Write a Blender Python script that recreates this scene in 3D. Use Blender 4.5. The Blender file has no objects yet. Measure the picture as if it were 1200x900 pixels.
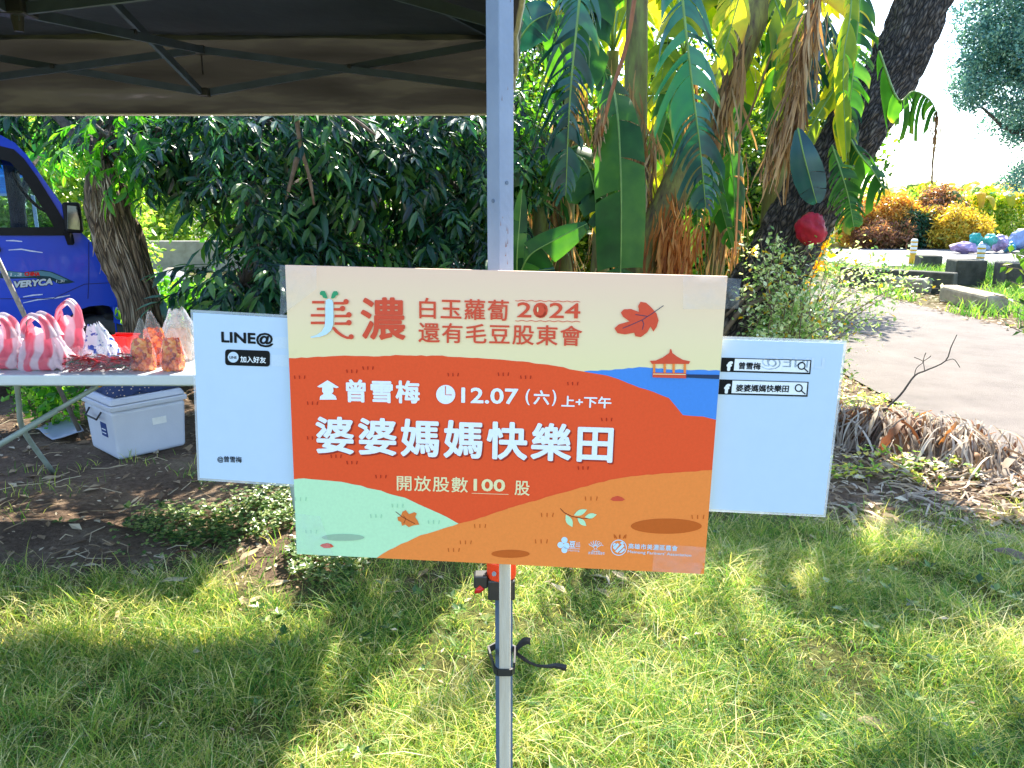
import bpy, bmesh, math, random
import numpy as np
from mathutils import Vector, Matrix, noise as mnoise
from mathutils.geometry import tessellate_polygon
random.seed(7); rng = np.random.default_rng(7)
sc = bpy.context.scene; C = sc.collection
R = math.radians
# ---------------------------------------------------------------- camera, sky, sun, exposure
CAMH = 1.45; PITCH = R(13.0); F = 900.0
cd = bpy.data.cameras.new('camera'); cam = bpy.data.objects.new('camera', cd); C.objects.link(cam)
cam.location = (0, 0, CAMH); cam.rotation_euler = (R(90) - PITCH, 0, 0)
cd.sensor_width = 36; cd.lens = F / 1200 * 36; cd.clip_start = 0.02; cd.clip_end = 2000
sc.camera = cam
SUN_AZ = R(19); SUN_EL = R(45)                 # azimuth from +Y towards +X
w = bpy.data.worlds.new('World'); sc.world = w; w.use_nodes = True
nt = w.node_tree; bg = nt.nodes['Background']
sky = nt.nodes.new('ShaderNodeTexSky'); sky.sky_type = 'NISHITA'; sky.sun_disc = False
sky.sun_elevation = SUN_EL; sky.sun_rotation = SUN_AZ; sky.dust_density = .7; sky.air_density = 1.0; sky.ozone_density = 2.5
nt.links.new(sky.outputs[0], bg.inputs[0]); bg.inputs[1].default_value = 0.15
sd = bpy.data.lights.new('sun', 'SUN'); sd.energy = 4.8; sd.angle = R(0.5); sd.color = (1, .93, .8)
so = bpy.data.objects.new('sun', sd); C.objects.link(so)
sdir = Vector((math.sin(SUN_AZ)*math.cos(SUN_EL), math.cos(SUN_AZ)*math.cos(SUN_EL), math.sin(SUN_EL)))
so.rotation_euler = sdir.to_track_quat('Z', 'Y').to_euler(); so.location = sdir * 50
sc.view_settings.view_transform = 'Standard'; sc.view_settings.look = 'None'
sc.view_settings.exposure = 1.93; sc.view_settings.gamma = 1.0
sc.cycles.max_bounces = 8; sc.cycles.transparent_max_bounces = 16
# ---------------------------------------------------------------- photo measure -> place
cP, sP = math.cos(PITCH), math.sin(PITCH)
def ray(px, py):
    x = (px-600)/F; u = (450-py)/F
    return Vector((x, cP + u*sP, -sP + u*cP))
O0 = Vector((0, 0, CAMH))
def P(px, py, d): r = ray(px, py); return O0 + r*(d/r.y)
def G(px, py, z=0.0): r = ray(px, py); return O0 + r*((z-CAMH)/r.z)
# ---------------------------------------------------------------- naming helpers
def tag(o, label=None, cat=None, group=None, kind=None):
    if label: o['label'] = label
    if cat: o['category'] = cat
    if group: o['group'] = group
    if kind: o['kind'] = kind
    return o
def empty(name, loc=(0,0,0), label=None, cat=None, group=None, rot=None):
    o = bpy.data.objects.new(name, None); C.objects.link(o); o.location = loc
    if rot: o.rotation_euler = rot
    o.empty_display_size = .1
    return tag(o, label, cat, group)
def link(name, me, parent=None, mat=None):
    o = bpy.data.objects.new(name, me); C.objects.link(o)
    if mat and not me.materials: me.materials.append(mat)
    if parent:
        o.parent = parent
    return o
def inv(o, parent):      # geometry given in world space, parented to a placed empty
    o.matrix_parent_inverse = parent.matrix_basis.inverted(); return o
def copy_tree(o, parent=None):
    c = o.copy(); C.objects.link(c); c.parent = parent
    for ch in list(o.children): copy_tree(ch, c)
    return c
# ---------------------------------------------------------------- materials
def hx(s):
    s = s.lstrip('#'); v = [int(s[i:i+2], 16)/255 for i in (0, 2, 4)]
    return tuple(((c/12.92) if c <= .04045 else ((c+.055)/1.055)**2.4) for c in v)
def newmat(name):
    m = bpy.data.materials.new(name); m.use_nodes = True
    return m, m.node_tree, m.node_tree.nodes['Principled BSDF']
def N(t, ty, **k):
    n = t.nodes.new(ty)
    for a, b in k.items():
        if a in n.inputs: n.inputs[a].default_value = b
        else: setattr(n, a, b)
    return n
def ramp(t, stops):
    r = N(t, 'ShaderNodeValToRGB'); e = r.color_ramp.elements
    while len(e) < len(stops): e.new(.5)
    for i, (p, c) in enumerate(stops): e[i].position = p; e[i].color = (*c, 1)
    return r
def mat(name, c1, c2=None, scale=20, rough=.6, bump=0., bscale=None, metal=0, spec=.5, stretch=None, detail=4, coat=0):
    m, t, b = newmat(name); c2 = c2 or tuple(x*.85 for x in c1)
    tc = N(t, 'ShaderNodeTexCoord'); mp = N(t, 'ShaderNodeMapping'); t.links.new(tc.outputs['Object'], mp.inputs[0])
    if stretch: mp.inputs['Scale'].default_value = stretch
    n = N(t, 'ShaderNodeTexNoise', Scale=scale, Detail=detail, Roughness=.6); t.links.new(mp.outputs[0], n.inputs[0])
    r = ramp(t, [(.3, c1), (.7, c2)]); t.links.new(n.outputs[0], r.inputs[0]); t.links.new(r.outputs[0], b.inputs['Base Color'])
    b.inputs['Roughness'].default_value = rough; b.inputs['Metallic'].default_value = metal
    b.inputs['Specular IOR Level'].default_value = spec; b.inputs['Coat Weight'].default_value = coat
    if bump:
        n2 = N(t, 'ShaderNodeTexNoise', Scale=bscale or scale*3, Detail=5); t.links.new(mp.outputs[0], n2.inputs[0])
        bp = N(t, 'ShaderNodeBump', Strength=bump, Distance=.01); t.links.new(n2.outputs[0], bp.inputs['Height']); t.links.new(bp.outputs[0], b.inputs['Normal'])
    return m
def leafmat(name, cols, rough=.4, trans=.45, tcol=None, attr=True, spec=.5):
    """cols: ramp over per-leaf random; translucent share"""
    m, t, b = newmat(name)
    if attr: a = N(t, 'ShaderNodeAttribute', attribute_name='rnd'); src = a.outputs['Fac']
    else: a = N(t, 'ShaderNodeObjectInfo'); src = a.outputs['Random']
    tc = N(t, 'ShaderNodeTexCoord'); n = N(t, 'ShaderNodeTexNoise', Scale=9.0, Detail=3); t.links.new(tc.outputs['Object'], n.inputs[0])
    mx = N(t, 'ShaderNodeMath', operation='MULTIPLY_ADD'); t.links.new(n.outputs[0], mx.inputs[0]); mx.inputs[1].default_value = .5; 
    ad = N(t, 'ShaderNodeMath', operation='SUBTRACT'); t.links.new(src, ad.inputs[0]); ad.inputs[1].default_value = .25
    t.links.new(ad.outputs[0], mx.inputs[2])
    k = len(cols); r = ramp(t, [(i/(k-1) if k > 1 else 0, c) for i, c in enumerate(cols)]); t.links.new(mx.outputs[0], r.inputs[0])
    t.links.new(r.outputs[0], b.inputs['Base Color']); b.inputs['Roughness'].default_value = rough; b.inputs['Specular IOR Level'].default_value = spec
    if trans:
        tr = N(t, 'ShaderNodeBsdfTranslucent'); 
        mc = N(t, 'ShaderNodeMix', data_type='RGBA', blend_type='MULTIPLY'); mc.inputs[0].default_value = 1
        t.links.new(r.outputs[0], mc.inputs[6]); mc.inputs[7].default_value = (*(tcol or (3.2, 3.4, .9)), 1)
        t.links.new(mc.outputs[2], tr.inputs[0])
        ms = N(t, 'ShaderNodeMixShader'); ms.inputs[0].default_value = trans
        t.links.new(b.outputs[0], ms.inputs[1]); t.links.new(tr.outputs[0], ms.inputs[2])
        t.links.new(ms.outputs[0], t.nodes['Material Output'].inputs['Surface'])
    return m
def filmmat(name, tint=(1,1,1), alpha=.35, rough=.08, body=(.8,.85,.9), noise_s=30, bump=.6):
    """thin clear plastic: mostly see-through, glossy and a little milky"""
    m, t, b = newmat(name)
    b.inputs['Base Color'].default_value = (*body, 1); b.inputs['Roughness'].default_value = rough
    tr = N(t, 'ShaderNodeBsdfTransparent'); tr.inputs[0].default_value = (*tint, 1)
    tc = N(t, 'ShaderNodeTexCoord'); n = N(t, 'ShaderNodeTexNoise', Scale=noise_s, Detail=4); t.links.new(tc.outputs['Object'], n.inputs[0])
    bp = N(t, 'ShaderNodeBump', Strength=bump, Distance=.01); t.links.new(n.outputs[0], bp.inputs['Height']); t.links.new(bp.outputs[0], b.inputs['Normal'])
    mr = N(t, 'ShaderNodeMapRange'); t.links.new(n.outputs[0], mr.inputs[0]); mr.inputs[1].default_value = .3; mr.inputs[2].default_value = .75
    mr.inputs[3].default_value = alpha*.5; mr.inputs[4].default_value = min(1, alpha*1.5)
    ms = N(t, 'ShaderNodeMixShader'); t.links.new(mr.outputs[0], ms.inputs[0]); t.links.new(tr.outputs[0], ms.inputs[1]); t.links.new(b.outputs[0], ms.inputs[2])
    t.links.new(ms.outputs[0], t.nodes['Material Output'].inputs['Surface'])
    return m
# ---------------------------------------------------------------- mesh helpers
def npmesh(name, V, polys, rnd=None, smooth=False):
    """V (n,3); polys list of (array (m,k)); rnd per-vertex"""
    me = bpy.data.meshes.new(name); V = np.asarray(V, np.float32)
    me.vertices.add(len(V)); me.vertices.foreach_set('co', V.ravel())
    polys = [np.asarray(p, np.int32) for p in polys if len(p)]
    idx = np.concatenate([p.ravel() for p in polys]); tot = np.concatenate([np.full(len(p), p.shape[1], np.int32) for p in polys])
    st = np.concatenate([[0], np.cumsum(tot)[:-1]]).astype(np.int32)
    me.loops.add(len(idx)); me.loops.foreach_set('vertex_index', idx)
    me.polygons.add(len(tot)); me.polygons.foreach_set('loop_start', st); me.polygons.foreach_set('loop_total', tot)
    if smooth: me.polygons.foreach_set('use_smooth', np.ones(len(tot), bool))
    me.update(calc_edges=True)
    if rnd is not None:
        a = me.attributes.new('rnd', 'FLOAT', 'POINT'); a.data.foreach_set('value', np.asarray(rnd, np.float32))
    return me
class MB:
    def __init__(s): s.v = []; s.f = []; s.r = []
    def add(s, vs, fs, r=None):
        o = len(s.v); s.v += [tuple(v) for v in vs]; s.f += [tuple(i+o for i in f) for f in fs]; s.r += [random.random() if r is None else r]*len(vs)
    def tube(s, pts, rad, seg=8, caps=True, jitter=0, r=None):
        pts = [Vector(p) for p in pts]; n = len(pts)
        if not hasattr(rad, '__len__'): rad = [rad]*n
        t = (pts[1]-pts[0]).normalized(); a = t.orthogonal().normalized(); vs = []
        for i in range(n):
            t = (pts[min(i+1, n-1)]-pts[max(i-1, 0)]).normalized()
            a = (a - t*a.dot(t)).normalized(); b = t.cross(a)
            for k in range(seg):
                th = 2*math.pi*k/seg; rr = rad[i]*(1+jitter*(random.random()-.5))
                vs.append(pts[i] + a*math.cos(th)*rr + b*math.sin(th)*rr)
        fs = [(i*seg+k, i*seg+(k+1) % seg, (i+1)*seg+(k+1) % seg, (i+1)*seg+k) for i in range(n-1) for k in range(seg)]
        if caps: fs += [tuple(range(seg))[::-1], tuple((n-1)*seg+k for k in range(seg))]
        s.add(vs, fs, r)
    def box(s, c, sz, M=None, r=None):
        x, y, z = [q/2 for q in sz]; vs = [Vector((a*x, b*y, e*z)) for a in (-1, 1) for b in (-1, 1) for e in (-1, 1)]
        if M: vs = [M @ v for v in vs]
        s.add([v+Vector(c) for v in vs], [(0,1,3,2),(4,6,7,5),(0,4,5,1),(2,3,7,6),(0,2,6,4),(1,5,7,3)], r)
    def bar(s, a, b, w_, h_, up=(0,0,1), r=None):
        a = Vector(a); b = Vector(b); t = (b-a).normalized(); u = Vector(up); sd_ = t.cross(u)
        if sd_.length < 1e-4: sd_ = t.orthogonal()
        sd_.normalize(); u = sd_.cross(t); vs = []
        for p in (a, b):
            for i, j in ((-1,-1),(1,-1),(1,1),(-1,1)): vs.append(p + sd_*i*w_/2 + u*j*h_/2)
        s.add(vs, [(0,1,2,3)[::-1], (4,5,6,7), (0,1,5,4), (1,2,6,5), (2,3,7,6), (3,0,4,7)], r)
    def ribbon(s, pts, wid, side, r=None, curl=0.):
        pts = [Vector(p) for p in pts]; n = len(pts); vs = []
        if not hasattr(wid, '__len__'): wid = [wid]*n
        side = Vector(side)
        for i, p in enumerate(pts):
            t = (pts[min(i+1, n-1)]-pts[max(i-1, 0)]).normalized(); sd_ = side - t*side.dot(t)
            sd_ = sd_.normalized() if sd_.length > 1e-5 else t.orthogonal().normalized()
            nn = t.cross(sd_); 
            vs += [p - sd_*wid[i], p + nn*curl*wid[i], p + sd_*wid[i]]
        fs = []
        for i in range(n-1):
            fs += [(3*i, 3*i+1, 3*i+4, 3*i+3), (3*i+1, 3*i+2, 3*i+5, 3*i+4)]
        s.add(vs, fs, r)
    def mesh(s, name, smooth=False, weld=False):
        me = bpy.data.meshes.new(name); me.from_pydata(s.v, [], s.f)
        a = me.attributes.new('rnd', 'FLOAT', 'POINT'); a.data.foreach_set('value', np.array(s.r, np.float32))
        if smooth: me.polygons.foreach_set('use_smooth', np.ones(len(s.f), bool))
        me.update(); return me
    def obj(s, name, mt, parent=None, smooth=False): return link(name, s.mesh(name, smooth), parent, mt)
def bevel(o, w_, seg=2):
    md = o.modifiers.new('bevel', 'BEVEL'); md.width = w_; md.segments = seg; md.limit_method = 'ANGLE'; return o
def bez(pts, n):
    """Catmull-Rom through pts"""
    pts = [Vector(p) for p in pts]; q = [2*pts[0]-pts[1]] + pts + [2*pts[-1]-pts[-2]]; out = []
    m = len(pts)-1
    for i in range(n):
        u = i/(n-1)*m; k = min(int(u), m-1); f = u-k; a, b, c, d = q[k:k+4]
        out.append(.5*((2*b) + (-a+c)*f + (2*a-5*b+4*c-d)*f*f + (-a+3*b-3*c+d)*f**3))
    return out
def vnoise(x, y, s, seed=0):
    x = np.asarray(x)*s+seed*17.3; y = np.asarray(y)*s+seed*5.7
    xi = np.floor(x).astype(int); yi = np.floor(y).astype(int); fx = x-xi; fy = y-yi; fx = fx*fx*(3-2*fx); fy = fy*fy*(3-2*fy)
    def h(a, b):
        v = np.sin(a*127.1+b*311.7+seed*7.7)*43758.5453; return v-np.floor(v)
    return (h(xi,yi)*(1-fx)+h(xi+1,yi)*fx)*(1-fy)+(h(xi,yi+1)*(1-fx)+h(xi+1,yi+1)*fx)*fy
def sstep(a, b, x): t = np.clip((x-a)/(b-a), 0, 1); return t*t*(3-2*t)

# ================================================================ GROUND
def ground_z(x, y):
    x = np.asarray(x, float); y = np.asarray(y, float)
    near = sstep(30, 9, np.hypot(x, y)); off = sstep(3.1, 2.5, x)
    return (.05*vnoise(x, y, 2.2, 1) + .02*vnoise(x, y, 7, 2) - .04)*near*off - .006
def grass_mask(x, y):
    """1 where grass grows, 0 bare soil"""
    n = .35*(vnoise(x, y, 1.6, 3)-.5) + .25*(vnoise(x, y, 5, 4)-.5)
    left = sstep(-.25, .15, (2.72 + .0*x) - y + n)
    right = sstep(-.2, .2, 3.45 - y + n)
    k = sstep(-.9, .1, x)
    return left*(1-k) + right*k
xs = np.unique(np.concatenate([np.linspace(-300, -12, 20), np.linspace(-12, -4, 40), np.arange(-4, 4.01, .05), np.linspace(4, 12, 40), np.linspace(12, 300, 20)]))
ys = np.unique(np.concatenate([np.linspace(-60, -2, 8), np.arange(-2, 1, .25), np.arange(1, 7.01, .05), np.linspace(7, 14, 40), np.linspace(14, 400, 30)]))
XX, YY = np.meshgrid(xs, ys); ZZ = ground_z(XX, YY)
nx, ny = len(xs), len(ys); ii = np.arange(nx*ny).reshape(ny, nx)
me = npmesh('ground', np.stack([XX, YY, ZZ], -1).reshape(-1, 3), [np.stack([ii[:-1,:-1], ii[:-1,1:], ii[1:,1:], ii[1:,:-1]], -1).reshape(-1, 4)], smooth=True)
gm = grass_mask(XX, YY)
far_g = sstep(9, 14, YY)*.9
a = me.attributes.new('grass', 'FLOAT', 'POINT'); a.data.foreach_set('value', np.maximum(gm, far_g).astype(np.float32).ravel())
m, t, b = newmat('ground_soil'); tc = N(t, 'ShaderNodeTexCoord')
n1 = N(t, 'ShaderNodeTexNoise', Scale=1.7, Detail=6, Roughness=.65); n2 = N(t, 'ShaderNodeTexNoise', Scale=38., Detail=5, Roughness=.7); n3 = N(t, 'ShaderNodeTexVoronoi', Scale=60.)
for n in (n1, n2, n3): t.links.new(tc.outputs['Object'], n.inputs['Vector'])
r1 = ramp(t, [(.3, hx('#55463a')), (.5, hx('#736151')), (.72, hx('#95846f'))]); t.links.new(n1.outputs[0], r1.inputs[0])
r2 = ramp(t, [(.3, (.55, .5, .45)), (.65, (1.1, 1.1, 1.1))]); t.links.new(n2.outputs[0], r2.inputs[0])
mm = N(t, 'ShaderNodeMix', data_type='RGBA', blend_type='MULTIPLY'); mm.inputs[0].default_value = 1; t.links.new(r1.outputs[0], mm.inputs[6]); t.links.new(r2.outputs[0], mm.inputs[7])
rg = ramp(t, [(.3, hx('#3c3a22')), (.7, hx('#6d7038'))]); t.links.new(n2.outputs[0], rg.inputs[0])
at = N(t, 'ShaderNodeAttribute', attribute_name='grass'); mg = N(t, 'ShaderNodeMix', data_type='RGBA')
t.links.new(at.outputs['Fac'], mg.inputs[0]); t.links.new(mm.outputs[2], mg.inputs[6]); t.links.new(rg.outputs[0], mg.inputs[7])
t.links.new(mg.outputs[2], b.inputs['Base Color']); b.inputs['Roughness'].default_value = .95; b.inputs['Specular IOR Level'].default_value = .15
bp = N(t, 'ShaderNodeBump', Strength=.9, Distance=.02); t.links.new(n2.outputs[0], bp.inputs['Height']); t.links.new(bp.outputs[0], b.inputs['Normal'])
tag(link('ground', me, None, m), kind='structure')

def sheet(name, pts, z, mt):
    mb = MB(); mb.add([(p[0], p[1], z) for p in pts], [tuple(range(len(pts)))]); return tag(mb.obj(name, mt), kind='structure')
road_m = mat('road_concrete', (.185,.155,.138), (.115,.096,.086), 2.2, .9, .9, 160, detail=10)
sheet('road', [(2.75,-20),(6.1,-20),(6.1,60),(2.95,60),(2.95,7),(2.85,4.4)], .012, road_m)
road2_m = mat('far_road_concrete', (.21,.21,.215), (.16,.16,.165), 2, .85, .3, 120, detail=8)
sheet('far_road', [(8.5,19.2),(80,18.4),(80,27.2),(8.5,27.2)], .016, road2_m)
sheet('left_road', [(-60,19),(1,19),(1,24),(-60,24)], .016, road2_m)

# ================================================================ GRASS (stuff)
def blades(name, x, y, h, wd, bend, mt, rnd, seg=3, z=None):
    n = len(x); z = ground_z(x, y)-.004 if z is None else z
    th = rng.uniform(0, 2*np.pi, n); ba = rng.uniform(0, 2*np.pi, n); lean = bend
    sx, sy = np.cos(th), np.sin(th); bx, by = np.cos(ba), np.sin(ba)
    V = []; 
    for k in range(seg+1):
        f = k/seg; hor = lean*h*f**1.7; ver = h*(f - .28*lean*f*f*f)
        hor2 = hor; cx = x+bx*hor2; cy = y+by*hor2; cz = z+np.maximum(ver, 0.0)
        if k < seg:
            ww = wd*(1-.55*f)/2
            V += [np.stack([cx-sx*ww, cy-sy*ww, cz], -1), np.stack([cx+sx*ww, cy+sy*ww, cz], -1)]
        else: V += [np.stack([cx, cy, cz], -1)]
    k = 2*seg+1; VV = np.stack(V, 1).reshape(-1, 3); base = (np.arange(n)*k)[:, None]
    quads = np.concatenate([base+np.array([[2*i, 2*i+1, 2*i+3, 2*i+2]]) for i in range(seg-1)]) if seg > 1 else np.zeros((0,4))
    tris = base+np.array([[2*seg-2, 2*seg-1, 2*seg]])
    return link(name, npmesh(name, VV, [quads, tris], np.repeat(rnd, k)), None, mt)
grass_m = leafmat('grass_blade', [hx('#34602a'), hx('#4f8034'), hx('#7a9c3e'), hx('#a8b254'), hx('#d0c484'), hx('#e4dab4')], .5, .42, (2.1, 2.0, 1.2), spec=.3)
NB = 400000
x = rng.uniform(-3.1, 3.3, NB); y = 1.25 + (rng.random(NB)**1.15)*2.9
mk = grass_mask(x, y); cl = .16+.84*sstep(.3, .62, vnoise(x, y, 3.1, 6)*.5+vnoise(x, y, 11, 7)*.5)
inview = np.abs(x) < .72*y+.35
keep = (rng.random(NB) < mk*cl*1.1) & inview & (x < 2.9); x = x[keep]; y = y[keep]; n = len(x)
hgt = (.03+.095*rng.random(n)**1.5)*(.45+1.05*vnoise(x, y, 3.4, 8))*(.75+.5*vnoise(x, y, 14, 18))
dry = rng.random(n)**1.4*.9 + .35*(vnoise(x, y, 2.0, 9)-.35)
tag(blades('grass', x, y, hgt, rng.uniform(.0014, .0040, n)*(1+.5*(rng.random(n) > .93)), rng.uniform(.3, 1.9, n), grass_m, np.clip(dry, 0, 1)), 'fine green and straw coloured grass covering the foreground', 'grass', kind='stuff')
# sparse grass and weeds beyond the lawn edge
NB = 26000
x = rng.uniform(-5, 2.9, NB); y = rng.uniform(2.7, 9, NB)
cl = sstep(.62, .8, vnoise(x, y, 1.3, 11)*.7+vnoise(x, y, 6, 12)*.3) + .5*sstep(1.6, 2.7, x)
keep = rng.random(NB) < cl; x = x[keep]; y = y[keep]; n = len(x)
tag(blades('grass', x, y, .03+.07*rng.random(n), rng.uniform(.003, .006, n), rng.uniform(.2, 1.2, n), grass_m, rng.random(n)*.8), 'sparse tufts of grass on the bare soil', 'grass', kind='stuff')

# leaf shapes ---------------------------------------------------
def leaflet(mb, base, tip, nrm, wd, fold=.25, droop=.1, r=None):
    base = Vector(base); tip = Vector(tip); t = tip-base; L = t.length; t /= L
    s = t.cross(Vector(nrm)); s = s.normalized() if s.length > 1e-4 else t.orthogonal(); n_ = s.cross(t)
    def c(f): return base + t*L*f + n_*(-droop*L*f*f)
    vs = [base]
    for f, k in ((.32, 1.), (.68, .8)):
        p = c(f); vs += [p - s*wd*k + n_*fold*wd, p, p + s*wd*k + n_*fold*wd]
    vs.append(c(1))
    mb.add(vs, [(0,2,1),(0,3,2),(1,2,5,4),(2,3,6,5),(4,5,7),(5,6,7)], r)
def simple_leaf(mb, base, tip, nrm, wd, r=None):
    base = Vector(base); tip = Vector(tip); t = tip-base; s = t.cross(Vector(nrm)); s = s.normalized() if s.length > 1e-5 else t.orthogonal().normalized()
    p = base + t*.45; up = s.cross(t).normalized()*wd*.3
    mb.add([base, p-s*wd+up, tip, p+s*wd+up], [(0,1,2),(0,2,3)], r)

# ---- low clover-like weeds
weed_m = leafmat('weed_leaf', [hx('#24421e'), hx('#3a5c2a'), hx('#6a8446'), hx('#a0a46a')], .35, .25)
mb = MB()
for (cx, cy, rx, ry, nn) in [(250,615,95,22,900),(385,655,50,35,600),(330,590,60,14,380),(380,600,60,40,380),(205,640,80,35,90),(300,560,80,20,160)]:
    for _ in range(nn):
        while True:
            u, v = random.uniform(-1, 1), random.uniform(-1, 1)
            if u*u+v*v < 1: break
        g = G(cx+u*rx, cy+v*ry); h = random.uniform(.01, .07); g.z = float(ground_z(g.x, g.y))+h
        for k in range(3):
            th = random.random()*6.28; L = random.uniform(.012, .026)
            d = Vector((math.cos(th), math.sin(th), random.uniform(-.3, .5)))
            simple_leaf(mb, g, g+d*L, (0,0,1), L*.42)
for _ in range(520):
    x = random.uniform(-2.4, 2.9); y = random.uniform(1.5, 3.6)
    if vnoise(x, y, 1.8, 51) < .5: continue
    z = float(ground_z(x, y))+random.uniform(.01, .06); nl_ = random.randint(4, 7)
    for k in range(nl_):
        th = 6.28*k/nl_+random.random(); L = random.uniform(.018, .04); simple_leaf(mb, (x, y, z), Vector((x, y, z))+Vector((math.cos(th), math.sin(th), random.uniform(0, .7)))*L, (0,0,1), L*random.uniform(.2, .4))
tag(mb.obj('weed_patch', weed_m), 'low small-leaved weeds creeping over the bare soil', 'weeds', kind='stuff')
# weeds on the verge beside the road
vm = leafmat('verge_leaf', [hx('#4d7a22'), hx('#7f9f35'), hx('#b5b54a'), hx('#c9b070')], .4, .4)
mb = MB()
for _ in range(4200):
    x = random.uniform(1.0, 2.85); y = random.uniform(3.9, 8.5)
    if vnoise(x, y, 2.1, 21) < .38: continue
    h = random.uniform(.005, .09)*(1+.6*vnoise(x, y, 1.2, 22)); p = Vector((x, y, h+float(ground_z(x, y))))
    for k in range(3):
        th = random.random()*6.28; L = random.uniform(.02, .05); simple_leaf(mb, p, p+Vector((math.cos(th), math.sin(th), random.uniform(-.3, .6)))*L, (0,0,1), L*.3)
tag(mb.obj('verge_weeds', vm), 'yellow green weeds on the verge beside the road', 'weeds', kind='stuff')
# litter of dead leaf bits
lit_m = leafmat('dead_leaf_litter', [hx('#5a4630'), hx('#8b7254'), hx('#b39c7c'), hx('#d2c3a6')], .75, .1, (1.2, 1.1, .9))
mb = MB()
def litter(x, y, s, lift=.01):
    z = float(ground_z(x, y)) + random.uniform(.002, lift); th = random.random()*6.28; L = random.uniform(.4, 1.2)*s
    d = Vector((math.cos(th), math.sin(th), random.uniform(-.1, .25)))*L; simple_leaf(mb, (x, y, z), Vector((x, y, z))+d, (random.uniform(-.4,.4), random.uniform(-.4,.4), 1), L*random.uniform(.08, .3))
for _ in range(4200): litter(random.uniform(-4.5, 1.2), random.uniform(2.6, 7.5), random.choice((.03, .04, .08)))
for _ in range(420):
    x = random.uniform(-3.6, 1.0); y = random.uniform(2.7, 6.5); th = random.random()*6.28; L = random.uniform(.05, .22); z = float(ground_z(x, y))+.008; mb.tube([(x, y, z), (x+L*.5*math.cos(th), y+L*.5*math.sin(th), z+random.uniform(0, .02)), (x+L*math.cos(th+.3), y+L*math.sin(th+.3), z+.004)], .0022, 4, False)
for _ in range(3800): litter(random.uniform(.7, 2.95), random.uniform(3.2, 7.5), .07, .03)
for _ in range(1800): litter(random.uniform(5.9, 7.2), random.uniform(6, 16), .10, .03)
for _ in range(500): litter(random.uniform(-2.5, 2.8), random.uniform(1.4, 3.6), .03, .05)
tag(mb.obj('leaf_litter', lit_m), 'scattered bits of dead brown leaves on soil and verge', 'leaf litter', kind='stuff')
# pebbles / clods
mb = MB()
for _ in range(1500):
    x = random.uniform(-4.5, 2.9); y = random.uniform(2.7, 7.5); s = random.uniform(.004, .018); z = float(ground_z(x, y))
    vs = [Vector((a*s*random.uniform(.6,1.2), b_*s*random.uniform(.6,1.2), c_*s*.6))+Vector((x, y, z)) for a, b_, c_ in ((1,0,0),(-1,0,0),(0,1,0),(0,-1,0),(0,0,1),(0,0,-1))]
    mb.add(vs, [(0,2,4),(2,1,4),(1,3,4),(3,0,4),(2,0,5),(1,2,5),(3,1,5),(0,3,5)])
tag(mb.obj('soil_clods', mat('clod', hx('#8a7560'), hx('#6b5948'), 30, .95)), 'small clods and pebbles on the bare soil', 'pebbles', kind='stuff')

# ================================================================ SIGN
def plate(outer, th=0, holes=()):
    """outer: list of (u,v) ; returns verts,faces in local X,Z with thickness along Y (th>0)"""
    loops = [[Vector((u, 0, v)) for u, v in outer]] + [[Vector((u, 0, v)) for u, v in h] for h in holes]
    flat = [p for l in loops for p in l]
    proj = [[Vector((p.x, p.z, 0)) for p in l] for l in loops]
    tris = tessellate_polygon(proj); n = len(flat)
    vs = [p.copy() for p in flat]; fs = []
    for tr in tris:
        a_, b_, c_ = [flat[i] for i in tr]
        cr = (b_-a_).cross(c_-a_)
        fs.append(tuple(tr) if cr.y < 0 else tuple(tr[::-1]))
    if th:
        vs += [p+Vector((0, th, 0)) for p in flat]; fs += [tuple(i+n for i in f[::-1]) for f in fs]
        o = 0
        for l in loops:
            k = len(l)
            for i in range(k): fs.append((o+i, o+(i+1) % k, n+o+(i+1) % k, n+o+i))
            o += k
    return vs, fs
def text_mesh(s, bold=0., res=3, sp=1.0):
    c = bpy.data.curves.new('t', 'FONT'); c.body = s; c.offset = bold; c.resolution_u = res; c.space_character = sp
    o = bpy.data.objects.new('t', c); C.objects.link(o)
    dg = bpy.context.evaluated_depsgraph_get(); dg.update()
    me = bpy.data.meshes.new_from_object(o.evaluated_get(dg)); bpy.data.objects.remove(o)
    me.materials.clear()
    return me
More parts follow.
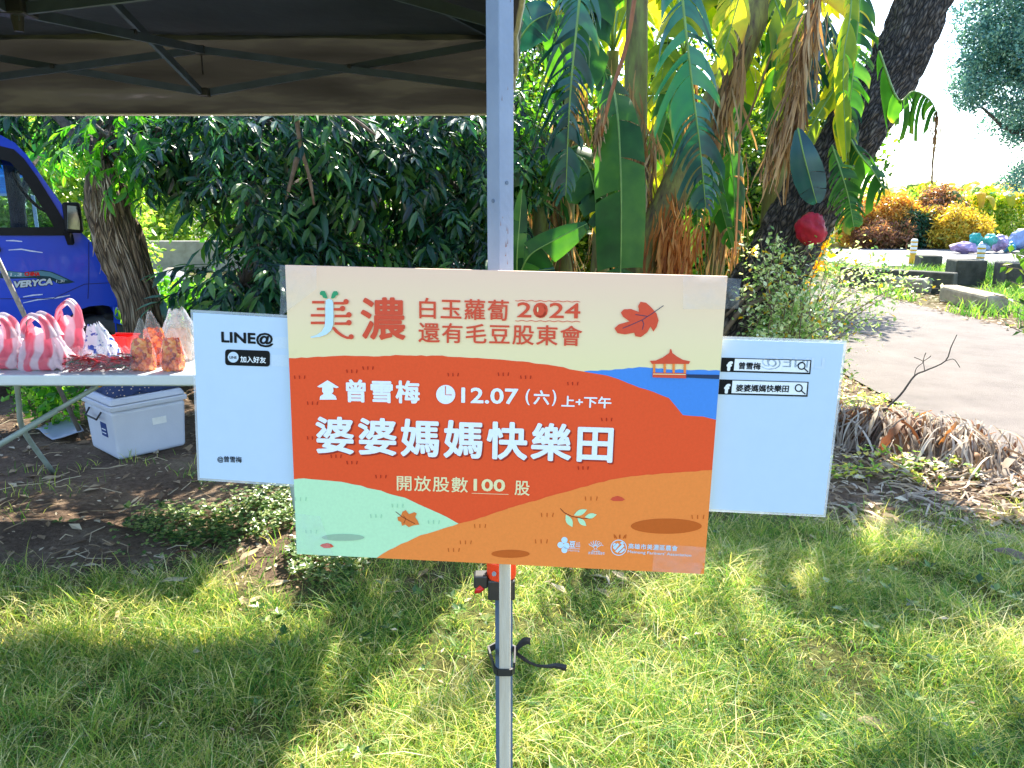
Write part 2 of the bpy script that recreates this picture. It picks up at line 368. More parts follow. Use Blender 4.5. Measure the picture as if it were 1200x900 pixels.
class Face:
    """a flat printed face with its own frame; photo measures are mapped on to it"""
    def __init__(s, root, M, off=0.0):
        s.root = root; s.M = M; s.Mi = M.inverted(); s.off = off; s.k = 0
    def uv(s, px, py):
        o = s.Mi @ O0; d = s.Mi.to_3x3() @ ray(px, py); t = (-s.off-o.y)/d.y; p = o+d*t; return p.x, p.z
    def poly(s, name, pts, mt, layer, isuv=False, holes=()):
        pp = pts if isuv else [s.uv(*p) for p in pts]
        vs, fs = plate(pp, 0, holes); mb = MB(); y = -(s.off+.0003*layer)
        mb.add([(v.x, y, v.z) for v in vs], fs); return mb.obj(name, mt, s.root)
    def text(s, txt, x0, yb0, x1, yb1, hpx, mt, layer, bold=0., name='lettering', sp=1.0, shear=0, mirror=False, jitter=0):
        me = text_mesh(txt, 0, 3, sp); n = len(me.vertices); co = np.zeros(n*3, np.float32); me.vertices.foreach_get('co', co); co = co.reshape(-1, 3)
        mn = co.min(0); mx = co.max(0); u = (co[:,0]-mn[0])/(mx[0]-mn[0]); v = (co[:,1]-mn[1])/(mx[1]-mn[1])
        if mirror: u = 1-u
        a = s.uv(x0, yb0); b_ = s.uv(x1, yb1); c = s.uv(x0, yb0-hpx)
        h = c[1]-a[1]; ux = b_[0]-a[0]; uz = b_[1]-a[1]
        X = a[0]+u*ux + shear*v*h; Z = a[1]+u*uz+v*h
        out = np.stack([X, np.full(n, -(s.off+.0003*layer)), Z], -1).astype(np.float32)
        if bold:      # heavier strokes: the glyphs repeated round a small circle, each a hair behind the other
            em = abs(h)/max(1e-6, (mx[1]-mn[1])); rb_ = bold*em; K = 10; Fp = [list(p.vertices) for p in me.polygons]; Vs = [out]; Fs = list(Fp)
            out[:, 0] = (out[:, 0]-out[:, 0].mean())*(1-2*rb_/max(1e-6, abs(ux)))+out[:, 0].mean(); cz_ = (out[:, 2].max()+out[:, 2].min())/2; out[:, 2] = (out[:, 2]-cz_)*(1-2*rb_/abs(h))+cz_
            for q in range(K):
                th = 2*math.pi*q/K; c2 = out.copy(); c2[:, 0] += rb_*math.cos(th); c2[:, 2] += rb_*math.sin(th); c2[:, 1] += .00001*(q+1); Vs.append(c2); Fs += [[i+n*(q+1) for i in f] for f in Fp]
            me = bpy.data.meshes.new(name); me.from_pydata(np.concatenate(Vs).tolist(), [], Fs)
        else: me.vertices.foreach_set('co', out.ravel())
        me.update()
        return link(name, me, s.root, mt)
def frame(c, yaw, lean, roll):
    return Matrix.Translation(c) @ Matrix.Rotation(yaw, 4, 'Z') @ Matrix.Rotation(lean, 4, 'X') @ Matrix.Rotation(roll, 4, 'Y')
def ink(name, c, rough=.5):
    return mat(name, hx(c), tuple(q*.93 for q in hx(c)), 260, rough, spec=.12)
SW, SH, ST = .594, .4226, .006
MS = frame((-.0173, 1.0326, 1.1554), -.068, -.0159, .0198)
sign = empty('sign_board', (0,0,0), 'large orange and cream market sign with white Chinese lettering on a wooden stake', 'sign'); sign.matrix_world = MS
# board: gradient printed cream
m, t, b = newmat('board_print'); tc = N(t, 'ShaderNodeTexCoord'); sx_ = N(t, 'ShaderNodeSeparateXYZ'); t.links.new(tc.outputs['Object'], sx_.inputs[0])
mr = N(t, 'ShaderNodeMapRange'); mr.inputs[1].default_value = .06; mr.inputs[2].default_value = .211; t.links.new(sx_.outputs[2], mr.inputs[0])
rr = ramp(t, [(0, hx('#f2e2a6')), (.45, hx('#f6dcae')), (1, hx('#f8cdb0'))]); t.links.new(mr.outputs[0], rr.inputs[0])
nn_ = N(t, 'ShaderNodeTexNoise', Scale=300., Detail=3); t.links.new(tc.outputs['Object'], nn_.inputs[0])
n5 = N(t, 'ShaderNodeTexNoise', Scale=9., Detail=6, Roughness=.7); t.links.new(tc.outputs['Object'], n5.inputs[0])
r5 = ramp(t, [(.62, (1,1,1)), (.8, (.88,.84,.84))]); t.links.new(n5.outputs[0], r5.inputs[0])
mx1 = N(t, 'ShaderNodeMix', data_type='RGBA', blend_type='MULTIPLY'); mx1.inputs[0].default_value = 1; t.links.new(rr.outputs[0], mx1.inputs[6]); t.links.new(r5.outputs[0], mx1.inputs[7])
t.links.new(mx1.outputs[2], b.inputs['Base Color']); b.inputs['Roughness'].default_value = .5
foam = mat('foam_edge', (.82,.82,.8), (.75,.75,.73), 80, .8)
mb = MB(); mb.box((0, ST/2, 0), (SW, ST, SH)); bd = mb.obj('board', m, sign)
fs_ = Face(sign, MS)
HW, HH = SW/2-.0002, SH/2-.0002
c_red = ink('ink_red_field', '#f65a30'); c_or = ink('ink_orange', '#ff9045'); c_gr = ink('ink_pale_green', '#c6eebf'); c_bl = ink('ink_blue', '#4f8fe0')
c_wh = ink('ink_white', '#f4f7fa'); c_lr = ink('ink_title_red', '#e2573c'); c_cream = ink('ink_cream', '#f7e8b0'); c_dr = ink('ink_dark_red', '#b5331f')
c_do = ink('ink_dark_orange', '#d06528'); c_shadow_g = ink('ink_grey_green', '#a3bfa0'); c_navy = ink('ink_navy', '#33415e'); c_green = ink('ink_leaf_green', '#3f9d6c')
c_lb = ink('ink_pale_blue', '#cfe8f8'); c_mint = ink('ink_mint_mark', '#a9d6ae'); c_shade_r = ink('ink_maroon_offset', '#a83a2b'); c_brown = ink('ink_brown', '#6e2a22'); c_leafo = ink('ink_leaf_orange', '#ea7f3b')
def z1(p): return (320+p[0]/4.2857, 300+p[1]/4.2857)
def z2(p): return (590+p[0]/4.2857, 300+p[1]/4.2857)
def z3(p): return (330+p[0]/4.2857, 490+p[1]/4.2857)
def z4(p): return (590+p[0]/4.2857, 480+p[1]/4.2857)
def za(p): return (340+p[0]/6, 330+p[1]/6)
def wobble(pts, amp=.6, step=7):
    out = []
    for i in range(len(pts)-1):
        (x0, y0), (x1, y1) = pts[i], pts[i+1]; k = max(1, int(abs(x1-x0)/step))
        for j in range(k): f = j/k; out.append((x0+(x1-x0)*f, y0+(y1-y0)*f + (random.random()-.5)*2*amp))
    out.append(pts[-1]); return out
def uvs(pts): return [fs_.uv(*p) for p in pts]
def edgefix(l, left=None, right=None):
    l = list(l)
    if left is not None: l[0] = (-HW, l[0][1])
    if right is not None: l[-1] = (HW, l[-1][1])
    return l
# blue lake
top = edgefix(uvs(wobble([z2((405,578)), z2((560,570)), z2((700,558)), z2((850,570)), z2((1085,575))], .5, 4)), None, 1)
fs_.poly('printed_lake', [top[0]] + top[1:] + [(HW, fs_.uv(842, 495)[1]), fs_.uv(760, 495)], c_bl, 1, True)
# red hill
red = [z1((85,513)), z1((200,508)), z1((330,500)), z1((480,503)), z1((640,498)), z1((850,502)), z1((1000,512)), z2((0,521)), z2((100,530)), z2((250,550)), z2((410,582)), z2((550,607)), z2((680,658)), z2((750,682)), z2((830,712)), z2((900,800)), z2((1000,806)), z2((1060,822))]
top = edgefix(uvs(wobble(red, .55, 6)), 1, 1)
fs_.poly('printed_red_hill', top + [(HW, fs_.uv(835, 570)[1]), fs_.uv(740, 590), fs_.uv(600, 635), fs_.uv(540, 625), fs_.uv(420, 590), (-HW, fs_.uv(346, 575)[1])], c_red, 2, True)
# green hill
gl = [z3((62,305)), z3((140,303)), z3((240,312)), z3((330,325)), z3((400,340)), z3((500,365)), z3((620,400)), z3((720,445)), z3((800,480)), z3((900,535))]
top = edgefix(uvs(wobble(gl, .5, 6)), 1)
fs_.poly('printed_green_hill', top + [fs_.uv(*z3((880,600))), (fs_.uv(*z3((480,694)))[0], -HH), (-HW, -HH)], c_gr, 3, True)
ol = [z3((478,694)), z3((600,632)), z3((700,587)), z3((800,556)), z3((890,530)), z3((970,508)), z3((1050,482)), z3((1140,452)), z4((20,494)), z4((130,464)), z4((300,415)), z4((450,374)), z4((560,345)), z4((640,334)), z4((720,326)), z4((860,316)), z4((1045,302))]
top = edgefix(uvs(wobble(ol, .5, 6)), None, 1); top[0] = (top[0][0], -HH)
fs_.poly('printed_orange_hill', top + [(HW, -HH)], c_or, 4, True)
# pier and pavilion
fs_.poly('printed_pier', [z2((912,593)), z2((1083,596)), z2((1082,617)), z2((912,609))], c_navy, 5)
fs_.poly('printed_pavilion_roof', [z2(p) for p in [(735,525),(745,541),(930,541),(937,528),(900,520),(870,503),(848,486),(842,467),(836,467),(832,486),(800,508),(765,524)]], c_lr, 6)
for xa in (750, 803, 848, 904): fs_.poly('printed_pavilion_column', [z2((xa,540)), z2((xa+12,540)), z2((xa+12,592)), z2((xa,592))], c_or, 6)
fs_.poly('printed_pavilion_rail', [z2((748,584)), z2((916,586)), z2((916,613)), z2((748,608))], c_lr, 7)
fs_.poly('printed_pavilion_rail', [z2((750,589)), z2((914,591)), z2((914,595)), z2((750,593))], c_cream, 8)
# title
bars = [(157,245,144,9),(190,245,191,9),(148,247,236,9),(148,247,289,9)]
for xa, xb, yy, hh in bars: fs_.poly('title_stroke', [za((xa,yy-hh)), za((xb,yy-hh)), za((xb,yy+hh)), za((xa,yy+hh))], c_lr, 6)
def disc(f, cx, cy, r_, k=20, ry=None): return [(cx+r_*math.cos(2*math.pi*i/k), cy+(ry or r_)*math.sin(2*math.pi*i/k)) for i in range(k)]
for xa, xb, yy, hh, dx, dy in [(310,385,151,9,396,140),(310,362,194,9,371,188),(315,405,241,9,416,232),(315,405,294,9,416,287)]:
    fs_.poly('title_stroke', [za((xa,yy-hh)), za((xb,yy-hh)), za((xb,yy+hh)), za((xa,yy+hh))], c_lr, 6)
    fs_.poly('title_dot', [za(p) for p in disc(0, dx, dy, 19)], c_lr, 7)
fs_.poly('title_stroke', [za(p) for p in [(303,318),(316,318),(340,345),(370,368),(400,384),(430,386),(440,402),(400,402),(360,385),(320,356),(300,330)]], c_lr, 6)
fs_.poly('title_dot', [za(p) for p in disc(0, 432, 386, 18)], c_lr, 7)
fs_.poly('title_root_stroke', [za(p) for p in [(256,128),(275,120),(300,130),(306,160),(308,240),(306,300),(292,340),(262,368),(215,386),(150,394),(147,386),(190,374),(225,350),(246,315),(252,260),(252,170)]], c_lb, 8)
for pts in ([(212,78),(222,64),(246,64),(256,82),(266,112),(258,118),(236,112),(228,96),(214,92)], [(341,80),(332,66),(310,66),(298,84),(291,114),(298,119),(318,112),(324,98),(340,92)]): fs_.poly('title_leaf', [za(p) for p in pts], c_green, 8)
fs_.text('濃', 423.5, 398, 475.5, 398.5, 50, c_lr, 6, .022)
fs_.text('白玉蘿蔔', 491.5, 373, 596, 376, 24.5, c_lr, 6, .013, sp=1.1)
fs_.text('2024', *z2((68,308)), *z2((385,314)), 18, c_lr, 6, .014, sp=1.0)
fs_.poly('title_bean', [z2(p) for p in disc(0, 188, 277, 27, 20, 34)], c_lr, 6)
fs_.poly('title_bean_glint', [z2(p) for p in disc(0, 172, 268, 4, 10, 14)], c_cream, 7)
fs_.text('還有毛豆股東會', 490.5, 401, 681.5, 405.5, 23.5, c_lr, 6, .013, sp=1.1)
def stroke(f, name, pts, wpx, mt, layer):
    q = [f.uv(*p) for p in pts]; a_ = f.uv(600, 500); b_ = f.uv(601, 500); wv = (b_[0]-a_[0])*wpx/2; L = []; Rr = []
    for i, p in enumerate(q):
        d = Vector(q[min(i+1, len(q)-1)])-Vector(q[max(i-1, 0)]); d.normalize(); nrm = Vector((-d.y, d.x))*wv
        L.append((p[0]+nrm.x, p[1]+nrm.y)); Rr.append((p[0]-nrm.x, p[1]-nrm.y))
    return f.poly(name, L+Rr[::-1], mt, layer, True)
for y0, y1 in ((223, 229), (324, 329)): stroke(fs_, 'wavy_rule', [z2((60+i*6.5, y0+(y1-y0)*i/50+2.2*math.sin(i*.9))) for i in range(51)], .75, c_lr, 6)
# maple leaf
fs_.poly('printed_maple_leaf', [z2(p) for p in [(557,362),(578,343),(632,327),(600,304),(589,283),(604,267),(640,265),(680,280),(676,250),(688,229),(716,234),(742,258),(768,288),(778,322),(768,356),(752,379),(738,352),(722,382),(690,406),(662,402),(656,384),(610,393),(572,386)]], c_lr, 6)
for l in ([(598,362),(640,345),(700,318),(750,285),(803,248)], [(662,293),(690,297),(722,302)], [(696,320),(704,340),(697,368)]): stroke(fs_, 'leaf_vein', [z2(p) for p in l], .8, c_navy, 7)
# grower line
hx_ic = [(265,692),(280,700),(345,740),(330,747),(305,742),(308,770),(296,786),(322,802),(331,828),(210,828),(214,804),(238,788),(228,770),(228,742),(208,742),(192,736)]
fs_.poly('farmer_icon', [za(p) for p in hx_ic], c_wh, 6)
fs_.text('曾雪梅', *z1((369,733)), *z1((738,741)), 27, c_wh, 6, .03, sp=1.12)
fs_.poly('clock_icon', [z1(p) for p in disc(0, 868, 694, 48, 28)], c_wh, 6)
stroke(fs_, 'clock_hand', [z1((867,652)), z1((867,695)), z1((898,696))], 1.0, c_lr, 7)
fs_.text('12.07', *z1((946,737)), *z2((74,744)), 18.5, c_wh, 6, .025)
fs_.text('(', *z2((110,748)), *z2((132,748)), 19, c_wh, 6, .015); fs_.text(')', *z2((243,752)), *z2((264,752)), 19, c_wh, 6, .015)
fs_.text('六', *z2((150,744)), *z2((230,747)), 17, c_wh, 6, .025)
fs_.text('上+下午', *z2((290,757)), *z2((540,764)), 13.5, c_wh, 6, .025)
fs_.text('婆婆媽媽快樂田', 373, 533, 719, 544.5, 44, c_shade_r, 5, .026, sp=1.13)
fs_.text('婆婆媽媽快樂田', 371.5, 531, 717.5, 542.5, 44, c_wh, 7, .026, sp=1.13)
fs_.text('開放股數', *z3((580,362)), *z3((936,373)), 18, c_cream, 6, .012, sp=1.12)
fs_.text('100', *z3((964,364)), *z3((1122,368)), 14.5, c_cream, 6, .03); stroke(fs_, 'underline', [z3((955,375)), z3((1140,381))], .6, c_cream, 6)
fs_.text('股', *z4((56,427)), *z4((131,431)), 17, c_cream, 6, .012)
# ground ovals, seeds, sprigs, ticks
fs_.poly('printed_oval', [z3(p) for p in disc(0, 310, 597, 107, 30, 17)], c_shadow_g, 6)
fs_.poly('printed_oval', [z3(p) for p in disc(0, 1150, 679, 96, 30, 20)], c_do, 6)
fs_.poly('printed_oval', [z4(p) for p in disc(0, 817, 583, 178, 36, 38)], c_do, 6)
fs_.poly('printed_seed', [z3(p) for p in [(194,638),(205,630),(230,625),(250,630),(264,642),(245,650),(215,650)]], c_lr, 6)
fs_.poly('printed_seed', [z4(p) for p in [(536,450),(548,438),(572,431),(595,438),(610,450),(595,457),(552,457)]], c_lr, 6)
fs_.poly('printed_small_leaf', [z3(p) for p in [(583,495),(600,490),(608,468),(625,459),(640,480),(668,470),(680,476),(672,495),(684,512),(692,532),(660,537),(640,545),(622,532),(606,538),(602,520),(586,512)]], c_leafo, 6)
stroke(fs_, 'leaf_vein', [z3((574,467)), z3((610,495)), z3((670,527))], .7, c_brown, 7); stroke(fs_, 'leaf_vein', [z3((612,487)), z3((626,502)), z3((615,525))], .5, c_brown, 7)
stroke(fs_, 'sprig_stem', [z4(p) for p in [(285,494),(305,515),(345,535),(390,543),(440,545)]], .8, c_brown, 6)
def ell_leaf(cx, cy, L, wd, ang):
    ca, sa = math.cos(ang), math.sin(ang); out = []
    for i in range(16):
        f = i/8 if i <= 8 else (16-i)/8; sg = 1 if i <= 8 else -1
        a_ = (f-.5)*L; b_ = sg*wd*math.sin(math.pi*f); out.append(z4((cx+a_*ca-b_*sa, cy+a_*sa+b_*ca)))
    return out
for q in [(330,556,70,16,R(62)),(386,514,72,14,R(-24)),(394,562,60,13,R(42)),(438,531,62,13,R(-12))]: fs_.poly('printed_sprig_leaf', ell_leaf(*q), c_gr, 7)
def tick(zf, x, y, mt, s=1.):
    for dx, a_ in ((-20, -.35), (0, -.05), (20, .4)):
        stroke(fs_, 'printed_grass_tick', [zf((x+dx*s-a_*-8, y+8*s)), zf((x+dx*s+a_*16, y-9*s))], 1.1, mt, 6)
for p in [(135,608),(397,578),(478,562),(200,738),(905,595),(1157,593)]: tick(z1, *p, c_dr)
for p in [(112,608),(348,640),(518,820)]: tick(z2, *p, c_dr)
for p in [(157,98),(275,190),(355,222),(500,292)]: tick(z3, *p, c_dr)
for p in [(400,292)]: tick(z4, *p, c_dr)
for p in [(97,405),(583,438),(475,490),(765,520),(150,568)]: tick(z3, *p, c_mint, 1.1)
for p in [(997,540),(925,622),(865,660)]: tick(z3, *p, c_do, 1.1)
for p in [(220,527),(440,445),(190,660),(585,635),(975,537)]: tick(z4, *p, c_do, 1.2)
# small logos
def zl(p): return (640+p[0]/5.4545, 610+p[1]/5.4545)
for cx, cy in ((117,122),(92,153),(130,158),(117,185)): fs_.poly('logo_petal', [zl(p) for p in disc(0, cx, cy, 20, 14)], c_lb, 6)
fs_.text('豆', *zl((148,168)), *zl((186,170)), 7.5, c_lb, 6, .03); fs_.text('出品', *zl((190,166)), *zl((216,167)), 6, c_lb, 6)
stroke(fs_, 'logo_rule', [zl((140,176)), zl((216,178))], .6, c_lb, 6); fs_.text('Meinong', *zl((142,196)), *zl((212,198)), 2.4, c_lb, 6)
for i in range(7):
    a_ = R(-62+i*20.7); cx, cy = 315, 172; l = 44
    stroke(fs_, 'logo_ray', [zl((cx+12*math.sin(a_), cy-12*math.cos(a_))), zl((cx+l*math.sin(a_), cy-l*math.cos(a_)*1.0)), zl((cx+(l+8)*math.sin(a_+.16), cy-(l+2)*math.cos(a_+.16)))], .8, c_lb, 6)
stroke(fs_, 'logo_ray', [zl((300,166)), zl((312,178)), zl((290,192)), zl((345,194)), zl((318,178)), zl((330,166))], .8, c_lb, 6)
fs_.text('美濃白玉蘿蔔季', *zl((268,212)), *zl((374,216)), 3.2, c_lb, 6)
ring = disc(0, 463, 170, 51, 32); ringi = disc(0, 463, 170, 46, 32)
fs_.poly('logo_ring', [fs_.uv(*zl(p)) for p in ring], c_lb, 6, True, holes=[[fs_.uv(*zl(p)) for p in ringi[::-1]]])
for pts in ([(425,170),(455,140),(468,150),(440,185)], [(440,192),(488,146),(500,160),(455,203)], [(470,140),(485,130),(498,146),(484,150)], [(424,152),(438,138),(446,146),(430,162)], [(465,202),(500,170),(502,186),(480,204)]): fs_.poly('logo_bar', [zl(p) for p in pts], c_lb, 6)
fs_.text('高雄市美濃區農會', *zl((524,177)), *zl((838,193)), 6.4, c_lb, 6, .015, sp=1.1)
fs_.text("Meinong Farmers' Association", *zl((520,209)), *zl((925,234)), 4.4, c_lb, 6, .01)
for dx, a_ in ((-25,-.5),(0,0),(28,.5)): stroke(fs_, 'printed_grass_tick', [zl((470+dx-a_*10, 112)), zl((470+dx+a_*12, 92))], 1.6, c_do, 6)
# clear tape over the corners
tape_m = filmmat('clear_tape', alpha=.13, rough=.12, noise_s=45, bump=1.)
def tape(poly, lift=.004, nsub=1):
    q = [fs_.uv(*p) for p in poly]; mb = MB(); k = 10; vs = []
    for i in range(k):
        for j in range(k):
            f, g = i/(k-1), j/(k-1); a_ = Vector(q[0]).lerp(Vector(q[1]), f); b_ = Vector(q[3]).lerp(Vector(q[2]), f); p = a_.lerp(b_, g)
            inside = abs(p.x) < SW/2 and abs(p.y) < SH/2
            vs.append((p.x, -(.0036+lift*.2*random.random()) if inside else random.uniform(-.002, .006), p.y))
    mb.add(vs, [(i*k+j, (i+1)*k+j, (i+1)*k+j+1, i*k+j+1) for i in range(k-1) for j in range(k-1)]); return mb.obj('clear_tape', tape_m, sign, True)
tape([(800,322),(869,327),(866,362),(800,362)]); tape([(327,311),(372,311),(372,338),(328,372)]); tape([(766,636),(826,640),(826,672),(764,668)]); tape([(343,600),(376,604),(392,650),(346,650)])
# stake
wood = mat('pale_wood', hx('#d6ccba'), hx('#bfb09a'), 6, .7, .3, 60, stretch=(14, 14, 1))
stx = MS.inverted() @ P(591.5, 660, 1.05)
mb = MB(); A = P(593, 640, 1.028); B_ = P(590.5, 1180, 1.034)
stk = MB(); stk.bar((MS.inverted() @ Vector((-.0095, 1.0445, 1.30))), (MS.inverted() @ Vector((-.0125, 1.047, .06))), .0165, .012, up=(0,1,0)); so_ = bevel(stk.obj('wooden_stake', wood, sign), .001, 1)

# -------- side cards
def card(name, outer_top, outer_bot, width, side, label, y0):
    """outer edge corners in the photo; lies just behind the sign"""
    base = Face(None, MS, -y0)
    a_ = Vector(base.uv(*outer_top)); b_ = Vector(base.uv(*outer_bot)); H = (a_-b_).length; vdir = (a_-b_).normalized(); udir = Vector((vdir.y, -vdir.x))
    roll = math.atan2(vdir.x, vdir.y); mid = (a_+b_)/2 + udir*(width/2)*(1 if side == 'L' else -1)
    M = MS @ Matrix.Translation((mid.x, y0, mid.y)) @ Matrix.Rotation(roll, 4, 'Y')
    root = empty(name, (0,0,0), label, 'notice'); root.matrix_world = M
    lam = filmmat('laminate', alpha=.30, rough=.1, noise_s=6, bump=.15)
    pw = mat('card_paper', (.55,.68,.84), (.53,.66,.83), 40, .5)  # white paper tinted blue, standing in for skylight
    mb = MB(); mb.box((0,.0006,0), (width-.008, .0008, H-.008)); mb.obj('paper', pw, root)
    mb = MB(); mb.box((0,.0024,0), (width, .0014, H)); mb.obj('laminate_sleeve', lam, root)
    return Face(root, M), H
c_blk = ink('ink_black', '#15181c', .35); c_pale = ink('ink_showthrough', '#cfdeee')
def q6(p): return (p[0]/3.3333, 330+p[1]/3.3333)
def q7(p): return (810+p[0]/3.6, 370+p[1]/3.6)
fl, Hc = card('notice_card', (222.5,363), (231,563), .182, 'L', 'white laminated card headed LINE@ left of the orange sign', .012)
fl.text('LINE@', *q6((865,249)), *q6((1068,258)), 17, c_blk, 2, .035)
def rrect(x0, y0, x1, y1, r_, sk=0.0):
    out = []
    for cx, cy, a0 in ((x1-r_, y1-r_, 0), (x0+r_, y1-r_, 90), (x0+r_, y0+r_, 180), (x1-r_, y0+r_, 270)):
        for k in range(5): a_ = R(a0+k*22.5); X = cx+r_*math.cos(a_); out.append((X, cy+r_*math.sin(a_)+sk*(X-x0)))
    return out
fl.poly('printed_pill', [q6(p) for p in rrect(880, 264, 1055, 326, 12, .035)], c_blk, 2)
fl.poly('logo_bubble', [q6(p) for p in disc(0, 912, 295, 21, 20)], c_pale, 3); fl.text('LINE', *q6((898,300)), *q6((926,301)), 3., c_blk, 4, .03)
fl.text('加入好友', *q6((940,315)), *q6((1040,319)), 7.5, c_wh, 3, .02)
fl.text('@曾雪梅', *q6((850,707)), *q6((945,711)), 8.2, c_blk, 2, .015)
fl.poly('showthrough_box', [q6(p) for p in [(1060,215),(1130,217),(1130,262),(1060,260)]], c_pale, 1)
fl.poly('showthrough_box', [q6(p) for p in [(1060,285),(1130,287),(1130,332),(1060,330)]], c_pale, 1)
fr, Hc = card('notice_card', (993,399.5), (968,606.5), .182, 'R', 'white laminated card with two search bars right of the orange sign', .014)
fr.text('LINE@', *q7((290,228)), *q7((560,236)), 17, c_pale, 1, .03, mirror=True)
def q7r(x0, y0, x1, y1, sk=.0): return [q7((x0, y0)), q7((x1, y0+sk*(x1-x0))), q7((x1-5, y1+sk*(x1-x0))), q7((x0-5, y1))]
for (x0, y0, x1, y1, txt, tx0, tx1) in ((128,176,507,236,'曾雪梅',200,291), (118,268,495,331,'婆婆媽媽快樂田',187,410)):
    sk = .028; o_ = q7r(x0, y0, x1, y1, sk); i_ = q7r(x0+56, y0+5, x1-5, y1-5, sk)
    fr.poly('search_bar', [fr.uv(*p) for p in o_], c_blk, 2, True, holes=[[fr.uv(*p) for p in i_][::-1]])
    fr.poly('search_field', i_, c_wh, 1)
    fr.text('f', *q7((x0+18, y1-3)), *q7((x0+44, y1-3)), 11.5, c_wh, 3, .06)
    fr.text(txt, *q7((tx0, y1-11)), *q7((tx1, y1-8)), 8.6, c_blk, 3, .025)
    cx, cy = x1-42, (y0+y1)/2+5; ro = disc(0, cx, cy, 17, 20); ri = disc(0, cx, cy, 12, 20)
    fr.poly('magnifier_icon', [fr.uv(*q7(p)) for p in ro], c_blk, 3, True, holes=[[fr.uv(*q7(p)) for p in ri][::-1]])
    stroke(fr, 'magnifier_icon', [q7((cx+11, cy+11)), q7((cx+28, cy+26))], 1.3, c_blk, 3)

# ================================================================ CANOPY TENT
steel = mat('grey_blue_tube', hx('#8896ae'), hx('#74839c'), 8, .42, .1, 120, metal=.0)
steel2 = mat('dark_blue_tube', hx('#5c6f88'), hx('#485a72'), 8, .4)
dark_tube = mat('dark_truss', hx('#465466'), hx('#364250'), 8, .4)
blackp = mat('black_plastic', (.02,.021,.024), (.03,.03,.033), 30, .4)
orangep = mat('orange_plastic', hx('#d9431f'), hx('#c23618'), 30, .4)
redp = mat('red_plastic', hx('#c81a22'), hx('#b01018'), 30, .35)
LX, LY = P(586.5, 300, 1.10).x, 1.10
tent = empty('canopy_tent', (-1.53, LY+1.5, 0), 'dark pop-up canopy tent with grey blue legs over the market table', 'tent')
def tp(mb, name, mt, smooth=False): o = mb.obj(name, mt, tent, smooth); return inv(o, tent)
ZE = 2.28
legs = [(LX, LY), (-.07, LY+3.03), (-3.05, LY+3.03), (-3.05, LY)]
def sq_tube(mb, x, y, z0, z1, s, yaw):
    M = Matrix.Rotation(yaw, 3, 'Z'); mb.box((x, y, (z0+z1)/2), (s, s, z1-z0), M)
for i, (lx, ly) in enumerate(legs):
    yaw = R(43) if i == 0 else R(10)
    mb = MB(); sq_tube(mb, lx, ly, .98, ZE, .0265, yaw); lo = bevel(tp(mb, 'upper_leg', steel), .0012, 2)
    mb = MB(); sq_tube(mb, lx+(.0035 if i == 0 else 0), ly, .012, 1.3, .0205, yaw); bevel(tp(mb, 'lower_leg', steel2), .001, 1)
    mb = MB(); mb.box((lx, ly, .006), (.09, .09, .012)); tp(mb, 'foot_plate', steel2)
    # sliding lock collar
    zc = P(586, 672, LY).z
    mb = MB(); mb.tube([(lx, ly, zc-.004), (lx, ly, zc+.026)], .0235, 10); bevel(tp(mb, 'lock_collar', orangep), .002, 2)
    mb = MB(); mb.box((lx, ly, zc-.02), (.042, .038, .034)); bevel(tp(mb, 'lock_body', blackp), .003, 2); mb = MB(); mb.box((lx-.032, ly-.004, zc-.008), (.022, .022, .022)); bevel(tp(mb, 'lever_housing', blackp), .003, 2)
    mb = MB(); mb.tube([(lx-.03, ly-.012, zc-.016), (lx-.036, ly-.013, zc-.022), (lx-.041, ly-.013, zc-.026)], [.006, .0055, .002], 8); tp(mb, 'lock_lever', redp, True)
    mb = MB(); mb.tube([(lx-.011, ly-.0235, zc+.012), (lx-.011, ly-.0265, zc+.012)], .0035, 8); tp(mb, 'rivet', steel)
    if i == 0:
        ca, sa = math.cos(yaw), math.sin(yaw); Mz = Matrix.Rotation(yaw, 3, 'Z')
        for zz in (1.78, 1.47):
            for sx2 in (-1, 1):
                q = Mz @ Vector((0, -.0134, 0)) if sx2 > 0 else Mz @ Vector((-.0134, 0, 0)); mb = MB(); mb.tube([(lx+q.x*.98, ly+q.y*.98, zz+.012*sx2), (lx+q.x*1.06, ly+q.y*1.06, zz+.012*sx2)], .0028, 10); tp(mb, 'rivet', steel2)
        rust = mat('rust_mark', hx('#6e4a3c'), hx('#8a6a58'), 60, .9); mb = MB()
        for q3 in range(16):
            q = Mz @ Vector((random.uniform(-.012, .010), -.01345, 0)); h3 = random.uniform(.002, .012); z3 = random.choice((1.40, 1.43, 1.60, 1.72))+random.uniform(-.03, .03); u3 = Mz @ Vector((.0006, 0, 0)); mb.add([(lx+q.x-u3.x, ly+q.y-u3.y, z3), (lx+q.x+u3.x, ly+q.y+u3.y, z3), (lx+q.x+u3.x*.3, ly+q.y+u3.y*.3, z3+h3)], [(0,1,2)])
        tag(tp(mb, 'scratches', rust), kind='stuff')
    # top bracket and slider
    for zz, hh in ((ZE-.03, .06), (2.04, .07)):
        mb = MB(); mb.box((lx, ly, zz), (.05, .05, hh)); mb.box((lx + (.04 if lx < -2 else -.04), ly, zz), (.05, .03, hh*.7)); mb.box((lx, ly+(-.04 if ly > 2 else .04), zz), (.03, .05, hh*.7)); bevel(tp(mb, 'bracket', blackp), .004, 2)
cx_, cy_ = -1.56, LY+1.52
